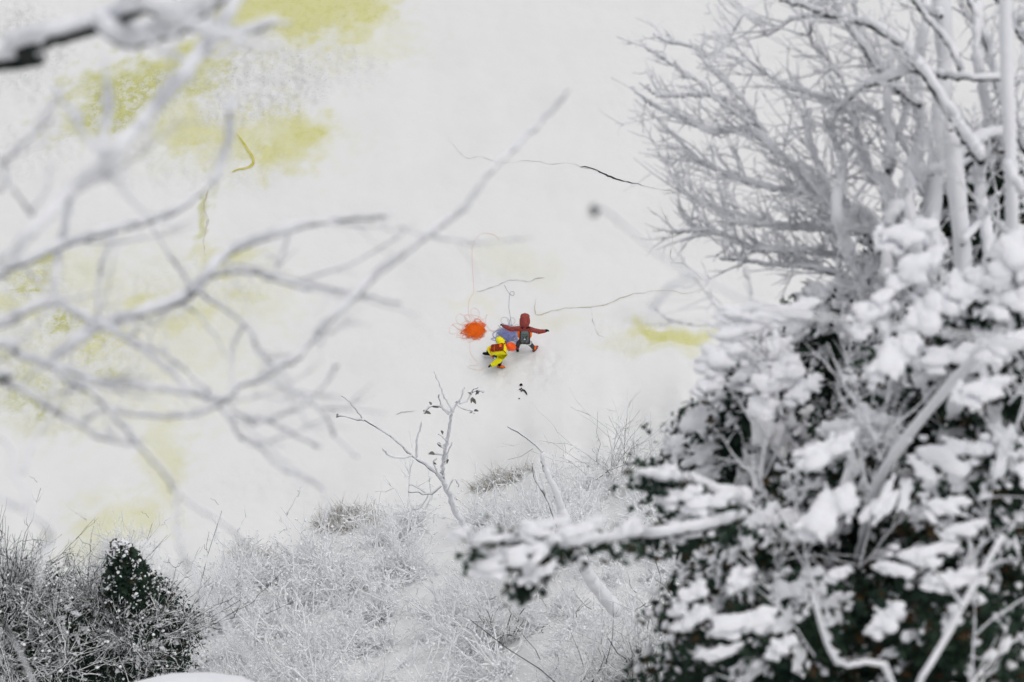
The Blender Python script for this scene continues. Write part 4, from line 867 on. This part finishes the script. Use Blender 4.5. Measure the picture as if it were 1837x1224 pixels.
# slanting snowy stems in front of the cedars
stem([(1770, 620), (1735, 660), (1690, 710), (1640, 770), (1590, 840), (1572, 880), (1562, 910), (1556, 935)], (18, 20), [10, 14], [18, 24], 440, 'leaning white sapling stem slanting down to the left across the cedars')
stem([(1800, 960), (1760, 1030), (1725, 1090), (1700, 1140), (1670, 1190), (1640, 1250)], (16, 16), [7, 10], [11, 14], 450, 'thin pale stem leaning in front of the dark cedar in the bottom right corner', side=[([(1725, 1090), (1700, 1050), (1660, 1010)], (16, 16), [4, 3], [5, 4]), ([(1760, 1030), (1790, 1010), (1830, 1005)], (16, 16), [4, 3], [6, 4])])
stem([(1455, 1060), (1470, 1110), (1485, 1160), (1510, 1195), (1560, 1190), (1600, 1230)], (16, 16.5), [7, 9], [10, 12], 455, 'thin bowed stem with a grey snow crust at the bottom, left of the leaning one')

# ------------------------------------------------------------------ the two tall saplings in the middle
def sapling(label, basepx, segs, seed, up=.3):
    b_ = G(*basepx); t_ = thing('bare_sapling', label, 'tree', tuple(b_)); yb = b_[1]
    def Pp(px, py, j=0):
        r_ = ray(px, py); t = (yb+j)/r_[1]; return CAM+t*r_
    r = np.random.default_rng(seed)
    for k, (nm, px, w, sw, j) in enumerate(segs):
        pts = np.array([Pp(a, b, j*i/(len(px)-1)) for i, (a, b) in enumerate(px)]); d = np.linalg.norm(b_-CAM); q_ = resample(pts, .12); m = len(q_); tt_ = np.linspace(0, 1, m)
        q_ += r.normal(size=q_.shape)*.012
        branch_geo(q_, np.interp(tt_, np.linspace(0, 1, len(w)), w)*d/FPX/2, np.interp(tt_, np.linspace(0, 1, len(sw)), sw)*d/FPX/2, nm, t_, b_, kb=5, ks=6, seed=seed+k, off=.5, bark='bark')
    return t_
z6 = lambda L_: [(600+x*.3375, 640+y*.3375) for x, y in L_]
B = 'branch'
sapling('slim forked sapling with curled dry leaves near its top', (860, 1010), [
 ('trunk', [(860, 1010)]+z6([(690, 900), (640, 830), (610, 740), (585, 690), (575, 640), (580, 560), (600, 450), (615, 350), (625, 290)]), [5, 4, 3, 2], [9, 9, 8, 6, 4], .3),
 (B, z6([(625, 290), (600, 240), (575, 190), (545, 120), (532, 82)]), [3, 2, 2], [5, 3, 2], .3), (B, z6([(612, 300), (575, 270), (560, 235), (555, 200)]), [2, 2], [3, 2], -.2),
 (B, z6([(625, 290), (650, 255), (670, 230), (690, 165)]), [2, 2], [4, 2], .2), (B, z6([(650, 255), (700, 285), (735, 290), (742, 305)]), [2, 2], [3, 2], -.4),
 (B, z6([(660, 250), (700, 240), (722, 215), (730, 190), (780, 180), (790, 190)]), [2, 3, 2], [4, 3], .4), (B, z6([(730, 190), (735, 170), (760, 165)]), [3, 3], [2, 2], .1),
 (B, z6([(605, 305), (580, 280), (560, 265), (520, 262), (485, 290), (475, 300)]), [2, 3, 3], [4, 2], -.3),
 (B, z6([(578, 525), (540, 520), (500, 515)]), [2, 2], [4, 3], .2), (B, z6([(585, 490), (565, 475), (545, 460)]), [2, 2], [3, 2], 0), (B, z6([(592, 445), (575, 430), (553, 413)]), [2, 2], [3, 2], 0),
 (B, z6([(580, 560), (600, 545), (605, 500), (625, 460)]), [3, 2], [3, 2], .2), (B, z6([(575, 640), (540, 600), (525, 560), (545, 540)]), [2, 3], [4, 2], .2),
 (B, z6([(572, 660), (555, 640), (520, 600), (435, 540), (400, 515), (330, 450), (255, 395), (160, 335), (120, 290), (80, 240), (38, 205)]), [5, 4, 3, 3, 2], [6, 4, 3, 2], .8),
 (B, z6([(158, 335), (130, 335), (100, 330), (40, 312), (10, 320)]), [3, 2, 3], [3, 2], .3), (B, z6([(410, 530), (370, 540), (300, 530), (255, 490)]), [2, 2], [4, 3], -.3),
 (B, z6([(435, 530), (438, 440), (450, 400), (462, 345)]), [1.5, 1.5], [4, 3], .3), (B, z6([(566, 690), (545, 710), (500, 735), (440, 720), (395, 718)]), [3, 2], [3, 2], -.3),
 (B, z6([(500, 735), (480, 770), (455, 800), (420, 815)]), [2, 2], [2, 2], -.3), (B, z6([(500, 735), (450, 700), (400, 680)]), [2, 1.5], [3, 2], .1),
 (B, z6([(600, 720), (615, 680), (640, 650), (660, 690)]), [2, 2], [3, 2], .1)], 500)
sapling('thicker leaning white sapling right of the forked one, dark tip bent left', (1115, 1180), [
 ('trunk', [(1100, 1095), (1072, 1062), (1047, 1022), (1027, 977), (1010, 930), (1000, 895), (988, 865), (977, 838), (973, 812)], [14, 12, 9, 5], [25, 22, 18, 12, 7], .4),
 (B, [(973, 812), (965, 803), (950, 790), (930, 775), (911, 763)], [3, 3, 2.5], [3, 2, 2], .5),
 (B, [(1000, 945), (992, 920), (980, 893), (965, 868), (957, 850), (956, 832)], [5, 4, 2.5], [5, 3, 2], .3),
 (B, [(1052, 1040), (1040, 1020), (1033, 1000), (1022, 985)], [4, 3], [4, 3], .1)], 540)
# curled leaves near the forked sapling's top
tl = [o_ for o_ in bpy.data.objects if o_.name.startswith('bare_sapling')][0]; bl = np.array(tl.location[:]); r = np.random.default_rng(9)
for (x, y) in z6([(750, 183), (775, 185), (735, 215), (730, 225), (740, 290), (735, 300), (520, 268), (480, 298), (485, 305), (515, 262), (575, 415), (502, 515), (545, 460), (605, 545), (525, 565), (728, 205), (672, 245), (12, 318)]):
    rr_ = ray(x, y); p = CAM+(bl[1]+.1)/rr_[1]*rr_; g = Geo(); a = r.uniform(0, 6.28); u_ = np.linspace(0, 1, 5); s_ = r.uniform(.05, .10)
    c = np.stack([np.cos(a)*u_*2, np.sin(a)*u_*2, .5*np.sin(u_*4)], -1)*s_; w = np.array([.1, .6, .8, .6, .1])[:, None]*s_*.6; sd3 = np.array([-math.sin(a), math.cos(a), .5])
    V = np.vstack([c-sd3*w, c+sd3*w]); i = np.arange(4); g.add(V+p-bl, np.stack([i, i+1, i+6, i+5], -1)); obj('dry_leaf', g.mesh('dry_leaf', M['bark_light']), tl)

# ------------------------------------------------------------------ frosted shrubs on the bank
def shrub_mesh(seed, n=34, h=1.0, spread=.55, side=4, w=.010, sk=1.7, curl=.3, droop=0., third=True, pats=0, dark=1.0):
    r = np.random.default_rng(seed); C = []; W = []
    for k in range(n):
        a = r.uniform(0, 6.28); inc = abs(r.normal())*spread; l = h*r.uniform(.5, 1.1); dv = np.array([math.cos(a)*math.sin(inc), math.sin(a)*math.sin(inc), math.cos(inc)])
        b0_ = np.array([r.normal()*.1*h, r.normal()*.1*h, -.1]); u_ = np.linspace(0, 1, 5)[:, None]; c = b0_+dv*l*u_+r.normal(size=3)*curl*l*u_**2*.6+np.array([0, 0, -droop])*l*u_**2+r.normal(size=(5, 3))*l*.02
        C.append(c); W.append(np.linspace(1, .5, 5)*w*1.3)
        for m in range(side):
            j = r.integers(1, 5); d2 = (c[j]-c[j-1]); d2 = d2/np.linalg.norm(d2)+r.normal(size=3)*.65; l2 = l*r.uniform(.15, .42)
            e = c[j]+d2*l2*u_+r.normal(size=3)*.35*l2*u_**2+r.normal(size=(5, 3))*l2*.05; C.append(e); W.append(np.linspace(1, .5, 5)*w*.75)
            if third and r.random() < .8:
                d3 = d2+r.normal(size=3)*.8; l3 = l2*.55; C.append(e[r.integers(1, 4)]+d3*l3*u_+r.normal(size=(5, 3))*l3*.08); W.append(np.linspace(1, .5, 5)*w*.6)
    C = np.array(C); W = np.array(W); g = Geo(); sel = r.random(len(C)) < dark; sel[:2] = True; g.tubes(C[sel], W[sel], 3); gs = Geo()
    for k in range(pats):
        e = C[r.integers(0, len(C))][r.integers(1, 5)]; s1 = .01*r.uniform(1.5, 6.5); v, f = ICO1; gs.add(v*np.array([s1*1.3, s1, s1*.8])*(1+.2*r.normal(size=(len(v), 1)))+e+[0, 0, s1*.4], t=f)
    keep = r.random(len(C)) < .9; gs.tubes((C+np.array([0, 0, 1.])*(W*.9)[..., None])[keep], (W*sk*r.uniform(.6, 1.4, W.shape))[keep], 4)
    return g, gs
def sh(seed, **k):
    bark = k.pop('bark', 'bark_light'); frost = k.pop('frost', 'frost'); a, b = shrub_mesh(seed, **k); return a.mesh('stems', M[bark]), b.mesh('snow', M[frost])
SH = [sh(800+i, n=30, h=1.5+.25*(i % 3), spread=.5+.14*(i % 4), side=5, w=.006+.002*(i % 3), sk=3.6+.4*(i % 3), curl=.8, pats=270, dark=.06) for i in range(10)]
SHD = [sh(830+i, n=36, h=1.6, spread=.65, side=6, w=.013, sk=1.25, curl=.9, pats=60, dark=.8, bark='bark') for i in range(5)]
def put(kind, label, cat, p, s, rz, meshes, group=None):
    t_ = thing(kind, label, cat, tuple(p), group, rz=rz); t_.scale = (s, s, s)
    for nm, me in (('stems', meshes[0]), ('snow', meshes[1])): obj(nm, me, t_)['kind'] = 'stuff'
    return t_
r = np.random.default_rng(77); cnt = 0
ZONES = [  # polygon test in px for where they stand, label, n, scale, dark?
 (lambda x, y: 300 < x < 640 and y > 1025+max(0, (400-x))*.9, 'white frosted shrub the mass right of the dark left thicket', 'frosted shrubs along the bottom left of centre', 95, (.35, .8), 0),
 (lambda x, y: 640 <= x < 960 and y > 950-(x-640)*.12, 'white frosted shrub the mass under the forked sapling', 'frosted shrubs under the forked sapling', 85, (.3, .65), 0),
 (lambda x, y: 960 <= x < 1300 and y > 870, 'white frosted shrub the mass between leaning sapling and cedars', 'frosted shrubs below the overhanging bough', 80, (.35, .75), 0),
]
spots = []
for (test, lab, grp, n, sc, dk) in ZONES:
    k = 0
    while k < n:
        x, y = r.uniform(280, 1300), r.uniform(830, 1290)
        if not test(x, y): continue
        p = G(x, y); cand = SHD if (x > 880 and y > 1060 and r.random() < .35) else SH
        hi = y < {300: 1110, 640: 1040, 960: 1010}[300 if x < 640 else 640 if x < 960 else 960]; put('frosted_shrub', lab.replace('shrub', 'shrub in the upper half of' if hi else 'shrub in the lower half of', 1), 'shrub', p, r.uniform(*sc), r.uniform(0, 6.28), cand[r.integers(0, len(cand))], grp+(', upper half' if hi else ', lower half')); k += 1
# dark tangle at the lower left
for k in range(36):
    x, y = r.uniform(-40, 300), r.uniform(1060, 1300)
    if y < 1100 and r.random() < .8 or 130 < x < 300 and y < 1130: continue
    put('dark_shrub', 'dark tangled shrub lined with snow in the bottom left corner thicket', 'shrub', G(x, y), r.uniform(.6, 1.05), r.uniform(0, 6.28), SHD[r.integers(0, len(SHD))], 'dark tangled shrubs in the bottom left corner')
# single shrubs one can point to
def single(kind, label, px, s, seed, **k): return put(kind, label, 'shrub', G(*px), s, 0, sh(seed, **k))
single('fan_shrub', 'thin leafless shrub fanning out above the leaning white sapling', (1100, 868), 1.0, 860, n=30, h=2.7, spread=.42, side=4, w=.011, sk=1.1, curl=.15)
single('fan_shrub', 'smaller leafless shrub of loose twigs just left of the evergreen edge', (1165, 850), 1.0, 861, n=16, h=2.2, spread=.5, side=4, w=.010, sk=1.4)
single('bottom_shrub', 'upright bunch of bare dark stems at the bottom edge, left of the cedars', (1165, 1250), 1.0, 862, n=30, h=3.2, spread=.38, side=4, w=.016, sk=.8, curl=.12, bark='bark')
single('bottom_shrub', 'sparse bare dark stems at the bottom edge below the leaning sapling', (1060, 1260), 1.0, 863, n=20, h=2.8, spread=.45, side=3, w=.013, sk=1.0, bark='bark')
single('bottom_shrub', 'taller group of bare dark stems beside the foot of the cedars', (1245, 1235), 1.0, 864, n=26, h=2.6, spread=.5, side=4, w=.015, sk=.8, bark='bark')
single('bottom_shrub', 'dark stemmed shrub under the round snow lumps of the overhanging bough', (895, 1160), 1.0, 865, n=26, h=2.0, spread=.35, side=4, w=.018, sk=1.1, bark='bark')
# grass tufts
def tuft(label, px, rx, ry, n, h, seed):
    r = np.random.default_rng(seed); c0 = G(*px); C = []; m = 0
    for k in range(n):
        a = r.uniform(0, 6.28); q_ = math.sqrt(r.random()); x = c0[0]+rx*q_*math.cos(a); y = c0[1]+ry*q_*math.sin(a)-.45*(x-c0[0])*.3; C.append((x, y))
    C = np.array(C); z = terrain(C[:, 0], C[:, 1]); B_ = np.column_stack([C, z-.03]); u_ = np.linspace(0, 1, 4)[None, :, None]
    dv = np.array([0, 0, 1.])+r.normal(size=(n, 3))*.55; l = r.uniform(.5, 1, (n, 1, 1))*h; Pn = B_[:, None]+dv[:, None]*l*u_+np.array([0, 0, -.45])*l*u_**2+r.normal(size=(n, 1, 3))*.3*l*u_**2-c0
    W = np.broadcast_to(np.linspace(.012, .004, 4)[None], (n, 4)); g = Geo(); g.tubes(Pn, W, 3); gs = Geo(); s_ = r.random(n) < .6; gs.tubes(Pn[s_]+[0, 0, .015], W[s_]*1.7, 3)
    t_ = thing('grass_tuft', label, 'grass', tuple(c0)); a = obj('blades', g.mesh('blades', M['straw']), t_); a['kind'] = 'stuff'; b = obj('snow', gs.mesh('snow', M['frost']), t_); b['kind'] = 'stuff'
tuft('brownish dry grass patch atop the bank, left of the forked sapling', (625, 935), 1.15, .65, 1500, .42, 31)
tuft('grey dry grass patch on the bank edge farther left, above the frosted shrubs', (480, 1015), 1.2, .6, 1300, .42, 32)
tuft('small tuft of dry grass at the left end of the grey patch', (440, 995), .35, .3, 350, .5, 33)
tuft('thin dry grass fringe at the crest right of the forked sapling', (900, 862), 1.1, .5, 700, .45, 34)

# small evergreen standing in the lower left thicket
t_, b_ = cedar('small pointed evergreen with frosted twig tips rising out of the lower left thicket', 212, 972, 62, 1.55, 5.2, 970, 100, 1.0, 12000, (.05, .13), brown=.2, shape=.9, point=1.15)
r = np.random.default_rng(5)
for k in range(34):
    q_ = r.random()**.7; a = r.uniform(0, 6.28); rr_ = 1.35*q_; p = np.array([math.cos(a)*rr_, math.sin(a)*rr_, 0])+np.array(P(212, 985, 66))-b_+np.array([0, 0, -.1-4.4*q_])
    m_ = SHD[k % 5]; o_ = obj('frosted_twigs', m_[1], t_); o_.location = p; s_ = r.uniform(.28, .5); o_.scale = (s_, s_, s_); o_.rotation_euler = (r.normal()*.5, r.normal()*.5, r.uniform(0, 6.28)); o_['kind'] = 'stuff'
for (lb_, x, y, rad, sd_, fo) in (('low dark juniper bush in the bottom left corner, the one nearest the corner', 40, 1150, 2.0, 981, 4200), ('low dark juniper bush by the left edge above the corner bush', 15, 1065, 1.5, 982, 3200),
        ('low dark juniper bush directly below the small pointed evergreen', 250, 1120, 1.5, 983, 3600), ('low dark juniper bush between the corner bush and the pointed evergreen', 125, 1100, 1.6, 984, 3600)):
    tj, bj = cedar(lb_, x, y, 64, rad, 1.6, sd_, 34, .5, int(fo*1.3), (.10, .22), brown=.15, shape=1.0)
    rj = np.random.default_rng(sd_)
    for k in range(7):
        a = rj.uniform(0, 6.28); q_ = rj.random(); p = np.array([math.cos(a)*rad*q_*.8, math.sin(a)*rad*q_*.8, -.5-.8*q_])+P(x, y, 64)-bj
        for m_ in (SHD[k % 5][0], SHD[k % 5][1]):
            o_ = obj('frosted_twigs', m_, tj); o_.location = p; s_ = rj.uniform(.5, .8); o_.scale = (s_, s_, s_); o_.rotation_euler = (.3*math.sin(k), .3*math.cos(k), k*1.3); o_['kind'] = 'stuff'
# near dark shoot in the bottom left corner
stem([(-30, 1085), (0, 1110), (20, 1140), (45, 1190), (62, 1235), (75, 1300)], (14, 14.5), [9, 11], [5, 6], 460, 'near dark shoot curving through the bottom left corner, almost free of snow')

# blurred snow cap at the bottom edge
p = P(330, 1337, 34); v, f = ICO3; v = v.copy(); nz = np.array([fbm(a[0]*1.0, a[1]*1.0+a[2], .9, 3) for a in v]); v = v*(1+.10*nz[:, None])*np.array([1.7, 1.1, .75]); g = Geo(); g.add(v, t=f)
t_ = thing('snow_capped_rock', 'smooth rounded snow cap bulging up from the bottom edge, left of centre', 'rock', tuple(p)); obj('snow_cap', g.mesh('snow_cap', M['snow']), t_)
zb = ground_z(p[0], p[1]); hgt = p[2]-zb; n = 12; u_ = np.linspace(0, 1, n); g = Geo()
g.tubes(np.stack([.1*np.sin(u_*5), .1*np.cos(u_*4)-.1, -.1-(hgt+.5)*u_], -1), 1.0+.3*u_+.12*np.sin(u_*9), 14); obj('rock_column', g.mesh('rock_column', M['bark_light']), t_)
